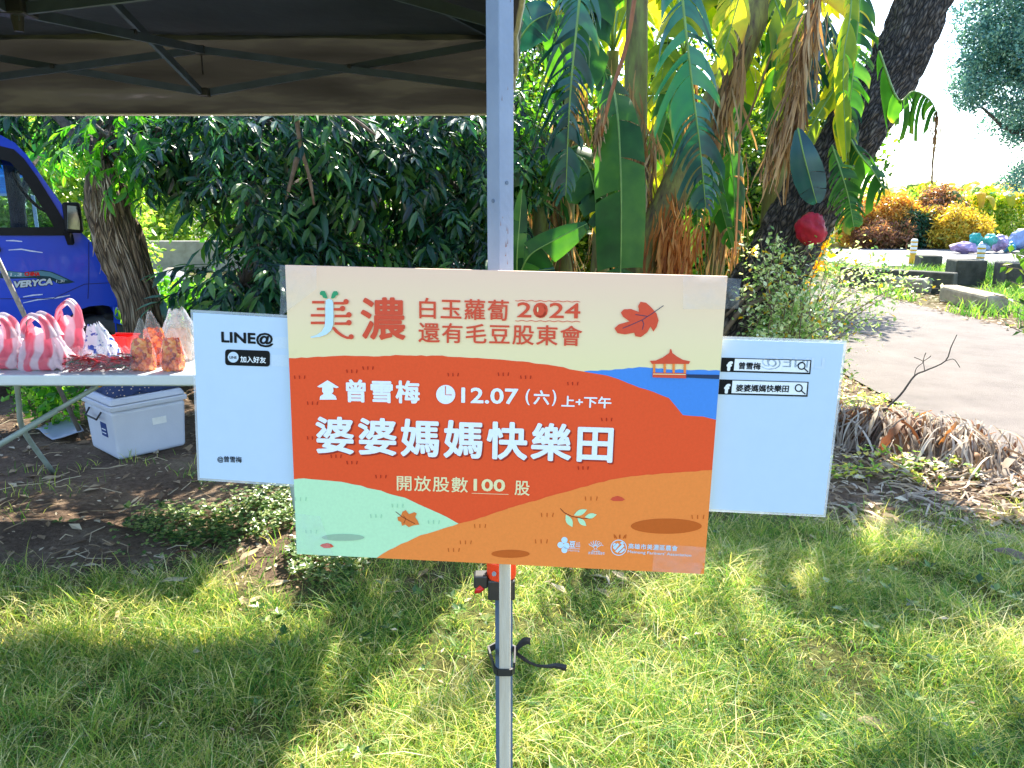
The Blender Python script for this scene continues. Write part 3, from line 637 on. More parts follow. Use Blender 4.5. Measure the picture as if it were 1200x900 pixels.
def scissor(a_, b_, n_):
    """X truss between two leg tops, two cells"""
    a_ = Vector(a_); b_ = Vector(b_); mid = (a_+b_)/2; off = (b_-a_).cross(Vector((0,0,1))).normalized()*.012
    for p, q in ((a_, mid), (mid, b_)):
        for (s0, s1, o_) in ((2.255, 2.015, off), (2.03, 2.215, -off)) if p is a_ else ((2.015, 2.255, off), (2.215, 2.03, -off)):
            mb = MB(); mb.bar((p.x+o_.x, p.y+o_.y, s0), (q.x+o_.x, q.y+o_.y, s1), .016, .034); tp(mb, 'truss_bar', dark_tube)
        c = (p+q)/2; mb = MB(); mb.tube([(c.x-off.x*2.2, c.y-off.y*2.2, 2.135), (c.x+off.x*2.2, c.y+off.y*2.2, 2.135)], .011, 8); tp(mb, 'pivot_bolt', blackp)
    for z_ in (2.215, 2.015): mb = MB(); mb.box((mid.x, mid.y, z_), (.05, .05, .04)); bevel(tp(mb, 'bracket', blackp), .004, 1)
    mb = MB(); mb.bar((mid.x, mid.y, 2.19), (mid.x, mid.y, 2.10), .006, .006); tp(mb, 'valance_strap', blackp)
    return mid
mids = []
for i in range(4):
    a_, b_ = legs[i], legs[(i+1) % 4]; mids.append(scissor((*a_, 0), (*b_, 0), 2))
hub = Vector((cx_, cy_, 2.04)); peak = Vector((cx_, cy_, 2.72))
for md_ in mids:
    off = (md_-Vector((cx_, cy_, 0))).cross(Vector((0,0,1))).normalized()*.014
    for s0, s1, o_ in ((2.05, 2.215, off), (2.42, 2.015, -off)):
        mb = MB(); mb.bar((cx_+o_.x, cy_+o_.y, s0), (md_.x+o_.x, md_.y+o_.y, s1), .016, .034); tp(mb, 'truss_bar', dark_tube)
    c = (md_+Vector((cx_, cy_, 0)))/2 ; mb = MB(); mb.tube([(c.x-off.x*2, c.y-off.y*2, 2.145), (c.x+off.x*2, c.y+off.y*2, 2.145)], .011, 8); tp(mb, 'pivot_bolt', blackp)
for lx, ly in legs:
    mb = MB(); mb.bar((lx, ly, ZE-.01), (cx_, cy_, 2.70), .016, .03); tp(mb, 'rafter', dark_tube)
mb = MB(); mb.bar((cx_, cy_, 2.02), (cx_, cy_, 2.72), .028, .028, up=(0,1,0)); tp(mb, 'centre_pole', dark_tube)
mb = MB(); mb.box((cx_, cy_, 2.06), (.09, .09, .05)); bevel(tp(mb, 'centre_hub', blackp), .005, 1); mb = MB(); mb.tube([(cx_, cy_, 2.035), (cx_, cy_, 1.99)], [.02, .014], 10); tp(mb, 'hub_knob', blackp); mb = MB(); mb.box((cx_, cy_, 2.42), (.08,.08,.05)); bevel(tp(mb, 'sliding_hub', blackp), .005, 1)
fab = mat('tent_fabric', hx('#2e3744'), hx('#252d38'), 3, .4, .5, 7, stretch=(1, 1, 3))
def wrinkle(v): return .018*mnoise.noise(Vector((v.x*1.5, v.y*1.5, v.z*6))) + .008*mnoise.noise(v*Vector((6,6,14)))
E_ = .05
cor = [Vector((LX+E_, LY-E_, 0)), Vector((-.07+.07, LY+3.03+E_, 0)), Vector((-3.05-E_, LY+3.03+E_, 0)), Vector((-3.05-E_, LY-E_, 0))]
mb = MB()
for i in range(4):
    a_, b_ = cor[i].copy(), cor[(i+1) % 4].copy(); a_.z = b_.z = ZE+.012; n_ = 24; vs = []
    for j in range(n_+1):
        for k in range(n_+1):
            e = a_.lerp(b_, k/n_); sag = -.06*math.sin(math.pi*k/n_)*(1-j/n_)*0; p = e.lerp(peak+Vector((0,0,.06)), j/n_); p.z += -.09*math.sin(math.pi*j/n_) + wrinkle(p)*(1 if 0 < j < n_ else 0); p += (p-peak)*Vector((1,1,0))*.012; vs.append(p)
    mb.add(vs, [(j*(n_+1)+k, j*(n_+1)+k+1, (j+1)*(n_+1)+k+1, (j+1)*(n_+1)+k) for j in range(n_) for k in range(n_)], .5)
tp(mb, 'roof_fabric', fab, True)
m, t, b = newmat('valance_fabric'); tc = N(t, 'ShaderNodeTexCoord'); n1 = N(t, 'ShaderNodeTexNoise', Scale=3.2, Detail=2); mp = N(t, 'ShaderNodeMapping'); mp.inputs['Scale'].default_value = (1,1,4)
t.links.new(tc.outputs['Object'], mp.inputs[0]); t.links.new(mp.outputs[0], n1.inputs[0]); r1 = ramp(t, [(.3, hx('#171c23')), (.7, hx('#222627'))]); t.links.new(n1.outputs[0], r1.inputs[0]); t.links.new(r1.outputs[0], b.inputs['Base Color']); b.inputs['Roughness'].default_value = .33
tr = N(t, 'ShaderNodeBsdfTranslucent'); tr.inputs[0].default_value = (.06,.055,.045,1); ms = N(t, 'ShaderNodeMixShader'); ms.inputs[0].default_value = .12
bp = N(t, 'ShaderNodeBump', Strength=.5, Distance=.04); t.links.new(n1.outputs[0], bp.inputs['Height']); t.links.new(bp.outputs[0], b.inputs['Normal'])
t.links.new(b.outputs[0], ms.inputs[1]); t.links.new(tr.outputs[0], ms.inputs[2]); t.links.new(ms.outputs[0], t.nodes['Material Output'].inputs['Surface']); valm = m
hemm = mat('valance_hem', hx('#cfcabb'), hx('#b9b3a2'), 30, .7)
for i in range(4):
    a_, b_ = cor[i], cor[(i+1) % 4]; nrm = (b_-a_).cross(Vector((0,0,1))).normalized(); vs = []; n_ = 60; mz = 8
    hem = 1.915
    for j in range(mz+1):
        for k in range(n_+1):
            e = a_.lerp(b_, k/n_); z_ = ZE+.02 + (hem-ZE-.02)*j/mz
            w_ = .035*mnoise.noise(Vector((e.x*1.6+e.y, z_*11, i)))+.014*mnoise.noise(Vector((e.x*9+e.y*9, z_*14, 3)))
            vs.append((e.x+nrm.x*w_, e.y+nrm.y*w_, z_))
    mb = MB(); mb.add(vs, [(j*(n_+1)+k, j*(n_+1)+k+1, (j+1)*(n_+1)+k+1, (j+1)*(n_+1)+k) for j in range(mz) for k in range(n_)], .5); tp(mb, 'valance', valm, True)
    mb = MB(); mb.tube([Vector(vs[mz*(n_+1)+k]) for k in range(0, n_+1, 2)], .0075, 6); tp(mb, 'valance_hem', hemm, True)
# strap tying stake to leg
tie = empty('black_tie_strap', (LX, LY, P(590, 787, 1.06).z), 'black strap tying the wooden stake to the tent leg', 'strap')
zt = P(590, 787, 1.04).z; mb = MB(); lp = [(-.022, 1.034), (.002, 1.034), (.006, 1.06), (LX+.02, LY), (LX, LY+.02), (LX-.02, LY), (-.026, 1.06)]
lp = [(-.0215,1.0375),(-.0015,1.0375),(.0035,1.045),(LX+.0215,LY),(LX,LY+.0215),(LX-.0215,LY),(-.0265,1.045)]
for i in range(len(lp)):
    a_, b_ = lp[i], lp[(i+1) % len(lp)]; mb.bar((*a_, zt+(.006 if i in (2,) else 0)), (*b_, zt), .003, .011)
inv(mb.obj('loop', blackp, tie), tie)
blackc = mat('black_cord', (.012,.014,.02), (.02,.022,.03), 60, .6)
for pts, wd in (([(602,768,1.1),(608,757,1.09),(616,751,1.08),(622,752,1.075)], [.002,.004,.006,.0065]), ([(602,763,1.1),(612,771,1.09),(626,779,1.08),(640,781,1.07),(652,780,1.07),(664,783,1.065)], [.004,.004,.0025,.003,.005,.006])):
    mb = MB(); mb.ribbon(bez([P(*p) for p in pts], 10), [np.interp(i/9, np.linspace(0,1,len(wd)), wd) for i in range(10)], (0,0,1), curl=.3); inv(mb.obj('loose_end', blackc, tie), tie)

# ================================================================ TABLE AND GOODS
wplast = mat('white_plastic', (.72,.75,.78), (.66,.69,.72), 12, .4, .1, 200)
tubeg = mat('grey_green_tube', hx('#9aa79f'), hx('#7e8c85'), 14, .45)
TZ = .735; TY0, TY1, TX0, TX1 = 3.27, 4.02, -3.15, -.98
table = empty('folding_table', ((TX0+TX1)/2, (TY0+TY1)/2, 0), 'white folding table with grey metal legs holding bagged food', 'table')
mb = MB(); mb.box(((TX0+TX1)/2, (TY0+TY1)/2, TZ-.024), (TX1-TX0, TY1-TY0, .048)); bevel(inv(mb.obj('tabletop', wplast, table), table), .008, 3)
mb = MB(); mb.bar((TX0+.1, TY0+.12, TZ-.06), (TX1-.1, TY0+.12, TZ-.06), .02, .03); mb.bar((TX0+.1, TY1-.12, TZ-.06), (TX1-.1, TY1-.12, TZ-.06), .02, .03); inv(mb.obj('apron_rail', tubeg, table), table)
def gz(v): v = Vector(v); v.z = float(ground_z(v.x, v.y)); return v
def leg(pts, r_=.0135): mb = MB(); mb.tube(bez(pts, 14), r_, 10); inv(mb.obj('leg', tubeg, table, True), table)
foot = gz(G(62, 553)); leg([P(19, 440, 3.72), P(22, 470, 3.74), P(28, 505, 3.86), foot+Vector((0,0,.01))])
leg([(-2.92, 3.42, .70), (-2.96, 3.4, .45), gz((-3.05, 3.36, 0))])
leg([(-1.06, 3.42, .70), (-1.05, 3.4, .45), gz((-1.0, 3.36, 0))]); leg([(-1.1, 3.88, .70), (-1.12, 3.9, .45), gz((-1.14, 3.95, 0))])
mb = MB(); mb.tube([P(-40, 545, 3.5), P(68, 480, 3.52)], .0145, 10); mb.tube([P(60, 485, 3.52), P(117, 451, 3.5)], .0115, 10); inv(mb.obj('brace', tubeg, table, True), table)
mb = MB(); mb.tube([P(116, 451.5, 3.5), P(121, 448, 3.5)], .013, 10); inv(mb.obj('brace_cap', mat('yellow_cap', hx('#e0a21c'), rough=.4), table, True), table)
# long leaning pole behind
pole = empty('metal_pole', gz(G(98, 514)), 'bare grey metal pole leaning between the blue van and the table', 'pole')
mb = MB(); mb.tube([P(-14, 280, 4.25), gz(G(98, 514))], .014, 10); inv(mb.obj('pole', mat('worn_metal', hx('#8b857b'), hx('#6a645c'), 25, .5), pole, True), pole)
# --- striped carrier bags
m, t, b = newmat('striped_bag_film'); tc = N(t, 'ShaderNodeTexCoord'); wv = N(t, 'ShaderNodeTexWave', Scale=3.6, Distortion=5.0); wv.bands_direction = 'X'; wv.inputs['Detail Scale'].default_value = 1.2
t.links.new(tc.outputs['Object'], wv.inputs[0]); r1 = ramp(t, [(.36, hx('#dcd4e0')), (.66, hx('#e2788c'))]); t.links.new(wv.outputs['Fac'], r1.inputs[0]); t.links.new(r1.outputs[0], b.inputs['Base Color'])
b.inputs['Roughness'].default_value = .3
tr = N(t, 'ShaderNodeBsdfTranslucent'); t.links.new(r1.outputs[0], tr.inputs[0]); ms = N(t, 'ShaderNodeMixShader'); ms.inputs[0].default_value = .5
nb_ = N(t, 'ShaderNodeTexNoise', Scale=22., Detail=4); t.links.new(tc.outputs['Object'], nb_.inputs[0]); bp = N(t, 'ShaderNodeBump', Strength=.7, Distance=.01); t.links.new(nb_.outputs[0], bp.inputs['Height']); t.links.new(bp.outputs[0], b.inputs['Normal'])
t.links.new(b.outputs[0], ms.inputs[1]); t.links.new(tr.outputs[0], ms.inputs[2]); t.links.new(ms.outputs[0], t.nodes['Material Output'].inputs['Surface']); stripem = m
def pouch(w_, d_, h_, top, seed, wr=.1, nz=26, nt_=72, taper=1.0):
    mb = MB(); vs = []
    for j in range(nz+1):
        f = j/nz; z_ = h_*f
        if f < .12: k = .82+.18*math.sin(f/.12*math.pi/2)
        else: k = 1-(1-top)*((f-.12)/.88)**1.4*taper
        kd = k*(1 if f < .3 else 1-.75*((f-.3)/.7))
        for i in range(nt_):
            th = 2*math.pi*i/nt_; ct, st_ = math.cos(th), math.sin(th); e = .72
            X = math.copysign(abs(ct)**e, ct)*w_/2*k; Y = math.copysign(abs(st_)**e, st_)*d_/2*kd
            q = 1+wr*(mnoise.noise(Vector((ct*2.2+seed, st_*2.2, f*2.2)))*1.2+mnoise.noise(Vector((ct*7+seed, st_*7, f*5)))*.6+ .35*math.sin(th*13+seed+f*5)*f + .8*abs(mnoise.noise(Vector((ct*5+seed, st_*5, f*9)))) + .35*mnoise.noise(Vector((ct*14, st_*14+seed, f*16))))
            vs.append((X*q, Y*q, z_ + wr*.12*mnoise.noise(Vector((ct*3, st_*3, seed)))))
    fs = [(j*nt_+i, j*nt_+(i+1) % nt_, (j+1)*nt_+(i+1) % nt_, (j+1)*nt_+i) for j in range(nz) for i in range(nt_)] + [tuple(range(nt_))[::-1]]
    mb.add(vs, fs, .5); return mb
def striped_bag(px, d, w_, h_, hh, label, seed, lean=0, yaw=0.):
    c = P(px, 430, d); c.z = TZ+.003; root = empty('carrier_bag', c, label, 'plastic bag', rot=(0, R(lean), yaw))
    pouch(w_, .14, h_*1.12, .42, seed, .13).obj('bag_body', stripem, root, True)
    for s in (-1, 1):
        mb = MB(); x0 = w_*.24; y_ = s*.018
        pts = bez([(-x0, y_, h_*.86), (-x0*.86, y_*1.5, h_+(hh-h_)*.55), (-x0*.25, y_*1.8, hh), (x0*.25, y_*1.8, hh-.006), (x0*.8, y_*1.5, h_+(hh-h_)*.5), (x0, y_, h_*.86)], 16)
        mb.ribbon(pts, [.034-.022*math.sin(math.pi*i/15)**.6 for i in range(16)], (.2, .5, 1), curl=.9); mb.obj('handle', stripem, root, True)
    mb = pouch(w_*.8, .1, h_*.55, .7, seed+3, .12); mb.obj('wrapped_food', mat('pale_wrapped_food', (.75,.74,.72), (.55,.5,.5), 14, .5), root, True)
striped_bag(8, 3.42, .225, .165, .235, 'pink striped carrier bag at the left edge of the table', 1.3)
striped_bag(56, 3.40, .235, .165, .245, 'pink and white striped carrier bag second from the left, with an open handle loop', 4.1, -4)
striped_bag(83, 3.62, .17, .185, .275, 'pink striped carrier bag standing behind the middle one', 8.2, 6, R(20))
clear = filmmat('clear_bag_film', alpha=.1, rough=.1, noise_s=35, bump=1.)
clear2 = filmmat('milky_bag_film', alpha=.3, rough=.15, noise_s=25, bump=1.)
# --- chilli bags
def chillies(n_, w_, d_, h_, red, green):
    a_, g_ = MB(), MB()
    for k in range(n_):
        tgt = g_ if k % 4 == 0 else a_; c = Vector((random.uniform(-w_, w_)*.42, random.uniform(-d_, d_)*.4, random.uniform(.008, h_)*(1-.3*random.random()))); th = random.uniform(-.9, .9); L = random.uniform(.04, .07)
        d = Vector((math.cos(th), math.sin(th)*.6, random.uniform(-.35, .35))).normalized(); up = Vector((0,0,1)); pts = [c-d*L/2, c+up*.004, c+d*L*.35, c+d*L/2+up*.006]
        tgt.tube(pts, [.0045, .005, .003, .0006] if tgt is a_ else [.002,.002,.0016,.001], 6)
    return a_, g_
redc = mat('red_chilli', hx('#b0080e'), hx('#6e0408'), 40, .3, coat=.1); greenc = mat('green_stalk', hx('#2f5a1c'), hx('#1c3a12'), 40, .4)
for px, d, w_, h_, lab, sd_ in ((96, 3.36, .11, .085, 'small clear bag of red chillies beside the middle striped bag', 2), (136, 3.36, .20, .085, 'larger clear bag of red and green chillies near the middle of the table', 5)):
    c = P(px, 430, d); c.z = TZ+.003; root = empty('chilli_bag', c, lab, 'chilli bag')
    a_, g_ = chillies(int(w_*620), w_, .1, h_*.85, 0, 0); tag(a_.obj('red_chillies', redc, root, True), kind='stuff'); tag(g_.obj('green_stalks', greenc, root, True), kind='stuff')
    pouch(w_*1.1, .12, h_*1.25, .45, sd_, .16).obj('bag_film', clear, root, True)
# --- kimchi bags
m, t, b = newmat('kimchi'); tc = N(t, 'ShaderNodeTexCoord'); vo = N(t, 'ShaderNodeTexVoronoi', Scale=55.); n1 = N(t, 'ShaderNodeTexNoise', Scale=30., Detail=4); t.links.new(tc.outputs['Object'], vo.inputs[0]); t.links.new(tc.outputs['Object'], n1.inputs[0])
r1 = ramp(t, [(.25, hx('#7a1806')), (.42, hx('#d0420c')), (.58, hx('#f07820')), (.75, hx('#f8b060'))]); ma = N(t, 'ShaderNodeMix', data_type='FLOAT'); ma.inputs[0].default_value = .5; t.links.new(vo.outputs['Color'], ma.inputs[2]); t.links.new(n1.outputs[0], ma.inputs[3]); t.links.new(ma.outputs[0], r1.inputs[0]); t.links.new(r1.outputs[0], b.inputs['Base Color'])
bp = N(t, 'ShaderNodeBump', Strength=1., Distance=.01); t.links.new(vo.outputs[0], bp.inputs['Height']); t.links.new(bp.outputs[0], b.inputs['Normal']); b.inputs['Roughness'].default_value = .2; kim = m
for px, d, w_, h_, ht, lab, sd_ in ((167, 3.37, .112, .14, .20, 'clear bag of orange pickled cabbage, frontmost left of the three', 1), (186, 3.50, .12, .165, .215, 'clear bag of orange pickled cabbage between and behind two others', 2), (204, 3.37, .112, .145, .20, 'clear bag of orange pickled cabbage closest to the white LINE@ card', 3)):
    c = P(px, 430, d); c.z = TZ+.003; root = empty('pickle_bag', c, lab, 'pickle bag', rot=(0, R(random.uniform(-4, 4)), R(random.uniform(-15, 15))))
    pouch(w_*.93, .06, h_, .72, sd_*3.3, .12).obj('pickled_cabbage', kim, root, True)
    pouch(w_*1.06, .074, ht+.03, .10, sd_*2.1, .14).obj('bag_film', clear, root, True)
c = P(214, 430, 3.62); c.z = TZ+.003; root = empty('clear_bag', c, 'big milky clear plastic bag behind the pickle bags', 'plastic bag'); pouch(.20, .16, .24, .35, 11, .16).obj('bag_film', clear2, root, True)
pouch(.15, .12, .15, .6, 12, .1).obj('wrapped_food', mat('pale_food', hx('#c9b69a'), hx('#a88d6c'), 20, .5), root, True)
m, t, b = newmat('blue_print_bag'); tc = N(t, 'ShaderNodeTexCoord'); n1 = N(t, 'ShaderNodeTexNoise', Scale=26., Detail=2); t.links.new(tc.outputs['Object'], n1.inputs[0]); r1 = ramp(t, [(.56, (.72,.77,.84)), (.6, hx('#3656b0'))]); t.links.new(n1.outputs[0], r1.inputs[0]); t.links.new(r1.outputs[0], b.inputs['Base Color']); b.inputs['Roughness'].default_value = .3
c = P(122, 430, 3.56); c.z = TZ+.003; root = empty('printed_bag', c, 'crumpled white plastic bag with blue print behind the chillies', 'plastic bag', rot=(0, R(-9), 0)); pouch(.15, .12, .175, .38, 21, .2).obj('bag_body', m, root, True)
c = P(146, 430, 3.78); c.z = TZ+.003; root = empty('red_box', c, 'open red plastic box behind the chilli bags', 'box', rot=(0, 0, R(-8)))
mb = MB(); bw = .12; 
for cxx, sz in (((0,0,.004),(bw,.1,.006)), ((-bw/2,0,.045),(.004,.1,.08)), ((bw/2,0,.045),(.004,.1,.08)), ((0,-.05,.045),(bw,.004,.08)), ((0,.05,.045),(bw,.004,.08))): mb.box(cxx, sz)
mb.obj('box_shell', mat('red_box_plastic', hx('#e0201a'), hx('#cc1814'), 20, .35), root); mb = MB(); mb.box((0,-.055,.087), (bw+.012,.008,.008)); mb.box((0,.055,.087), (bw+.012,.008,.008)); mb.obj('rim', redp, root)
# ---- cooler
cA, cB, cC = gz(G(139, 536)), gz(G(218, 518)), gz(G(99, 522))
ux = (cB-cA); ux.z = 0; LXc = ux.length; ux.normalize(); uy = Vector((-ux.y, ux.x, 0)); LYc = (cC-cA).length
cooler = empty('cool_box', cA+ux*LXc/2+uy*LYc/2, 'big white plastic cool box on the ground under the table', 'cool box', rot=(0, 0, math.atan2(ux.y, ux.x)))
def frustum(w0, d0, w1, d1, z0, z1, n_=1):
    mb = MB(); vs = [(s*w_/2, q*d_/2, z_) for (w_, d_, z_) in ((w0, d0, z0), (w1, d1, z1)) for s, q in ((-1,-1),(1,-1),(1,1),(-1,1))]
    mb.add(vs, [(3,2,1,0), (4,5,6,7)] + [(i, (i+1) % 4, 4+(i+1) % 4, 4+i) for i in range(4)]); return mb
coolm = mat('cooler_plastic', (.60,.63,.72), (.54,.57,.66), 5, .4, .1, 90)
W0, D0 = LXc, LYc
bevel(frustum(W0, D0, W0*1.08, D0*1.08, .0, .30).obj('box_body', coolm, cooler), .022, 4)
bevel(frustum(W0*1.12, D0*1.12, W0*1.13, D0*1.13, .302, .335).obj('rim', coolm, cooler), .008, 3)
bevel(frustum(W0*1.10, D0*1.10, W0*1.02, D0*1.0, .337, .375).obj('lid', coolm, cooler), .012, 3)
mb = MB(); mb.tube([(-W0*.55-.005, -.09, .285), (-W0*.55-.035, -.085, .245), (-W0*.55-.035, .085, .245), (-W0*.55-.005, .09, .285)], .006, 8); mb.obj('handle', blackp, cooler, True)
mb = MB(); mb.tube([(W0*.55+.005, -.09, .285), (W0*.55+.035, -.085, .245), (W0*.55+.035, .085, .245), (W0*.55+.005, .09, .285)], .006, 8); mb.obj('handle', blackp, cooler, True)
mb = MB(); mb.box((-W0*.527, -.06, .17), (.003, .085, .085), Matrix.Rotation(R(-3), 3, 'Y')); mb.obj('blue_label', ink('blue_label', '#33487e'), cooler)
for k in range(3): 
    mb = MB(); mb.box((-W0*.5285-.0012, -.06, .193-k*.022), (.001, .06, .005)); mb.obj('label_line', c_wh, cooler)
mb = MB(); mb.box((.05, -D0*.53, .20), (.085, .003, .042)); mb.obj('paper_label', mat('label_paper', (.85,.85,.83), rough=.6), cooler)
# cloth on the cooler
m, t, b = newmat('star_cloth'); tc = N(t, 'ShaderNodeTexCoord'); vo = N(t, 'ShaderNodeTexVoronoi', Scale=42.); t.links.new(tc.outputs['Object'], vo.inputs[0]); r1 = ramp(t, [(.16, hx('#e8c9a0')), (.2, hx('#24345c'))]); t.links.new(vo.outputs[0], r1.inputs[0]); t.links.new(r1.outputs[0], b.inputs['Base Color']); b.inputs['Roughness'].default_value = .85
cl_ = empty('spotted_cloth', cooler.location+Vector((0,0,.376)), 'navy cloth with pale spots folded on top of the cool box', 'cloth', rot=(0, 0, cooler.rotation_euler.z))
mb = MB(); n_ = 22; vs = []
for i in range(n_+1):
    for j in range(n_+1):
        x_, y_ = (i/n_-.5)*W0*.98+.01, (j/n_-.5)*D0*.95; e = min(i, j, n_-i, n_-j)/n_; vs.append((x_+.012*mnoise.noise(Vector((x_*9, y_*9, 2))), y_, .006+.05*min(1, e*6)+.02*mnoise.noise(Vector((x_*11, y_*11, 0)))))
nb2 = len(vs); vs += [(v[0], v[1], .003) for v in vs]
fs = []
for o_, fl_ in ((0, 1), (nb2, -1)): fs += [(o_+i*(n_+1)+j, o_+(i+1)*(n_+1)+j, o_+(i+1)*(n_+1)+j+1, o_+i*(n_+1)+j+1)[::fl_] for i in range(n_) for j in range(n_)]
bd_ = [i*(n_+1) for i in range(n_+1)] + [n_*(n_+1)+j for j in range(1, n_+1)] + [i*(n_+1)+n_ for i in range(n_-1, -1, -1)] + [j for j in range(n_-1, 0, -1)]
fs += [(bd_[k], bd_[(k+1) % len(bd_)], nb2+bd_[(k+1) % len(bd_)], nb2+bd_[k]) for k in range(len(bd_))]
mb.add(vs, fs, .5); mb.obj('folded_cloth', m, cl_, True)
# white sheet on the ground, dim bluish shade put into its colour
c = gz(G(68, 506)); c.z += .02; sh_ = MB(); n_ = 8; vs = []
q4 = [gz(G(*p)) for p in ((42, 506), (62, 520), (100, 516), (88, 494))]
for i in range(n_+1):
    for j in range(n_+1):
        p = q4[0].lerp(q4[1], i/n_).lerp(q4[3].lerp(q4[2], i/n_), j/n_); p.z = .028+.02*mnoise.noise(p*6)+.03*j/n_; vs.append(p)
sh_.add(vs, [(i*(n_+1)+j, (i+1)*(n_+1)+j, (i+1)*(n_+1)+j+1, i*(n_+1)+j+1) for i in range(n_) for j in range(n_)]); o = sh_.obj('plastic_sheet', mat('shaded_white_sheet', (.30,.34,.42), (.24,.28,.36), 8, .4), None, True)
o.modifiers.new('thick', 'SOLIDIFY').thickness = .004; tag(o, 'white plastic sheet on the soil left of the cool box, shade put into its colour', 'sheet')

# ================================================================ BLUE VAN
VY0, VY1 = 6.3, 7.72
VA = R(31); VC = P(136, 340, VY0); VC.z = 0; VRm = Matrix.Translation(VC) @ Matrix.Rotation(VA, 4, 'Z') @ Matrix.Translation(-VC); VRi = VRm.inverted()
def vxz(px, py):
    o = VRi @ O0; d = VRi.to_3x3() @ ray(px, py); p = o + d*((VY0-o.y)/d.y); return (p.x, p.z)
blue = mat('blue_paint', (.003,.055,.60), (.003,.045,.5), 3, .38, coat=.15, spec=.35)
rubber = mat('tyre_rubber', (.025,.027,.03), (.04,.042,.045), 30, .75); blk = mat('black_trim', (.006,.006,.007), (.01,.01,.011), 20, .6, spec=.25)
van = empty('blue_van', (-5.2, 7.0, 0), 'bright blue delivery van parked behind the table', 'van')
VINV = van.matrix_basis.inverted()
def vp(mb, name, mt, smooth=False): return inv(mb.obj(name, mt, van, smooth), van)
XR = -6.9+.5
roofz = vxz(0, 158)[1]
front = [vxz(*p) for p in [(-40,152),(0,158),(17,167),(31,181),(52,211),(75,243),(85,262),(100,277),(113,289),(124,304),(131,320),(135,340),(136,352),(134,357)]]
wc = (vxz(119, 396)[0], .30); wr = .285
arch = [(wc[0]+wr*1.22*math.cos(R(a_)), max(.3, wc[1]+wr*1.3*math.sin(R(a_)))) for a_ in range(20, 181, 16)]
outer = [(XR, roofz-.01), (XR+.12, roofz+.04)] + front + [(front[-1][0]-.02, .52)] + arch + [(wc[0]-wr*1.25, .3), (-5.45, .3)] + [(-5.8+.33*math.cos(R(a_)), .3+.34*math.sin(R(a_))) for a_ in range(0, 181, 20)][1:] + [(XR, .3)]
win = [vxz(*p) for p in [(-48,272),(-48,183),(0,183),(18,187),(27,197),(45,222),(60,247),(67,268),(67,271)]]
win2 = [(-6.25, 1.3), (-6.25, 1.86), (-4.65, 1.88), (-4.65, 1.3)]
for y_, nm in ((VY0, 'side_panel'), (VY1, 'side_panel')):
    vs, fs = plate(outer, .03, [win[::-1], win2]); mb = MB(); mb.add([(v.x, v.y+y_, v.z) for v in vs], fs, .5); o = vp(mb, nm, blue)
def strip(prof, y0, y1, name, mt, smooth=True, nseg=1):
    mb = MB(); n_ = len(prof); vs = [(x_, y0, z_) for x_, z_ in prof]+[(x_, y1, z_) for x_, z_ in prof]; mb.add(vs, [(i, i+1, n_+i+1, n_+i) for i in range(n_-1)], .5); o = vp(mb, name, mt, smooth); md_ = o.modifiers.new('s', 'SOLIDIFY'); md_.thickness = .012; return o
strip([(XR, .3), (XR, roofz-.01), (XR+.12, roofz+.04)]+front[:4], VY0+.002, VY1+.028, 'roof', blue)
glassm = filmmat('window_glass', (.72,.84,.9), alpha=.10, body=(.02,.03,.04), rough=.03, noise_s=2, bump=0)
strip(front[3:7], VY0+.08, VY1-.05, 'windscreen', glassm)
strip(front[6:]+[(front[-1][0], .35)], VY0+.002, VY1+.028, 'front_panel', blue)
strip([(XR, .34), (front[-1][0]-.05, .34)], VY0+.04, VY1, 'floor_pan', blk, False)
for y_ in (VY0+.012, VY1+.012):
    mb = MB(); vs, fs = plate(win, .004); mb.add([(v.x, v.y+y_, v.z) for v in vs], fs, .5); vp(mb, 'window', glassm)
    mb = MB(); vs, fs = plate(win2, .004); mb.add([(v.x, v.y+y_, v.z) for v in vs], fs, .5); vp(mb, 'rear_window', glassm)
# black window surround
ins = [vxz(*p) for p in [(-46,267),(-46,188),(-2,186),(12,190),(24,203),(40,228),(55,252),(63,266)]]
ow = [vxz(*p) for p in [(-50,276),(-50,176),(0,171),(16,175),(28,186),(44,208),(64,240),(78,263),(80,276)]]
vs, fs = plate(ow, .012, [ins[::-1]]); mb = MB(); mb.add([(v.x, v.y+VY0-.012, v.z) for v in vs], fs, .5); vp(mb, 'window_surround', blk)
# seams
for pts in ([(104,283),(104,330),(103,350)], [(62,350),(99,333),(135,331)], [(0,350),(62,350)], [(-52,165),(-52,420)]):
    mb = MB(); q = [vxz(*p) for p in pts]
    for i in range(len(q)-1): mb.bar((q[i][0], VY0-.0005, q[i][1]), (q[i+1][0], VY0-.0005, q[i+1][1]), .002, .006)
    vp(mb, 'panel_seam', mat('seam', hx('#0a1a6a'), rough=.6) if 'seam' not in bpy.data.materials else bpy.data.materials['seam'])
mb = MB(); q = vxz(-2, 292); mb.box((q[0]-.05, VY0-.012, q[1]), (.13, .025, .04)); bevel(vp(mb, 'door_handle', blk), .008, 2)
# scratches with shape of their own
scr = mat('scratch_primer', (.78,.8,.84), (.5,.55,.8), 60, .5)
for pts in ([(7,282),(16,282),(26,283)], [(10,293),(25,292),(36,294),(50,296)], [(27,348),(38,346),(50,345)], [(27,355),(45,351),(66,349),(82,346)]):
    q = [vxz(*p) for p in pts]; mb = MB(); n_ = len(q); vs = []
    for i, (x_, z_) in enumerate(q): h_ = .009*math.sin(math.pi*(i+.4)/n_)+.002; vs += [(x_, VY0-.0014, z_-h_/2), (x_, VY0-.0014, z_+h_/2)]
    mb.add(vs, [(2*i, 2*i+2, 2*i+3, 2*i+1) for i in range(n_-1)]); vp(mb, 'paint_scratch', scr)
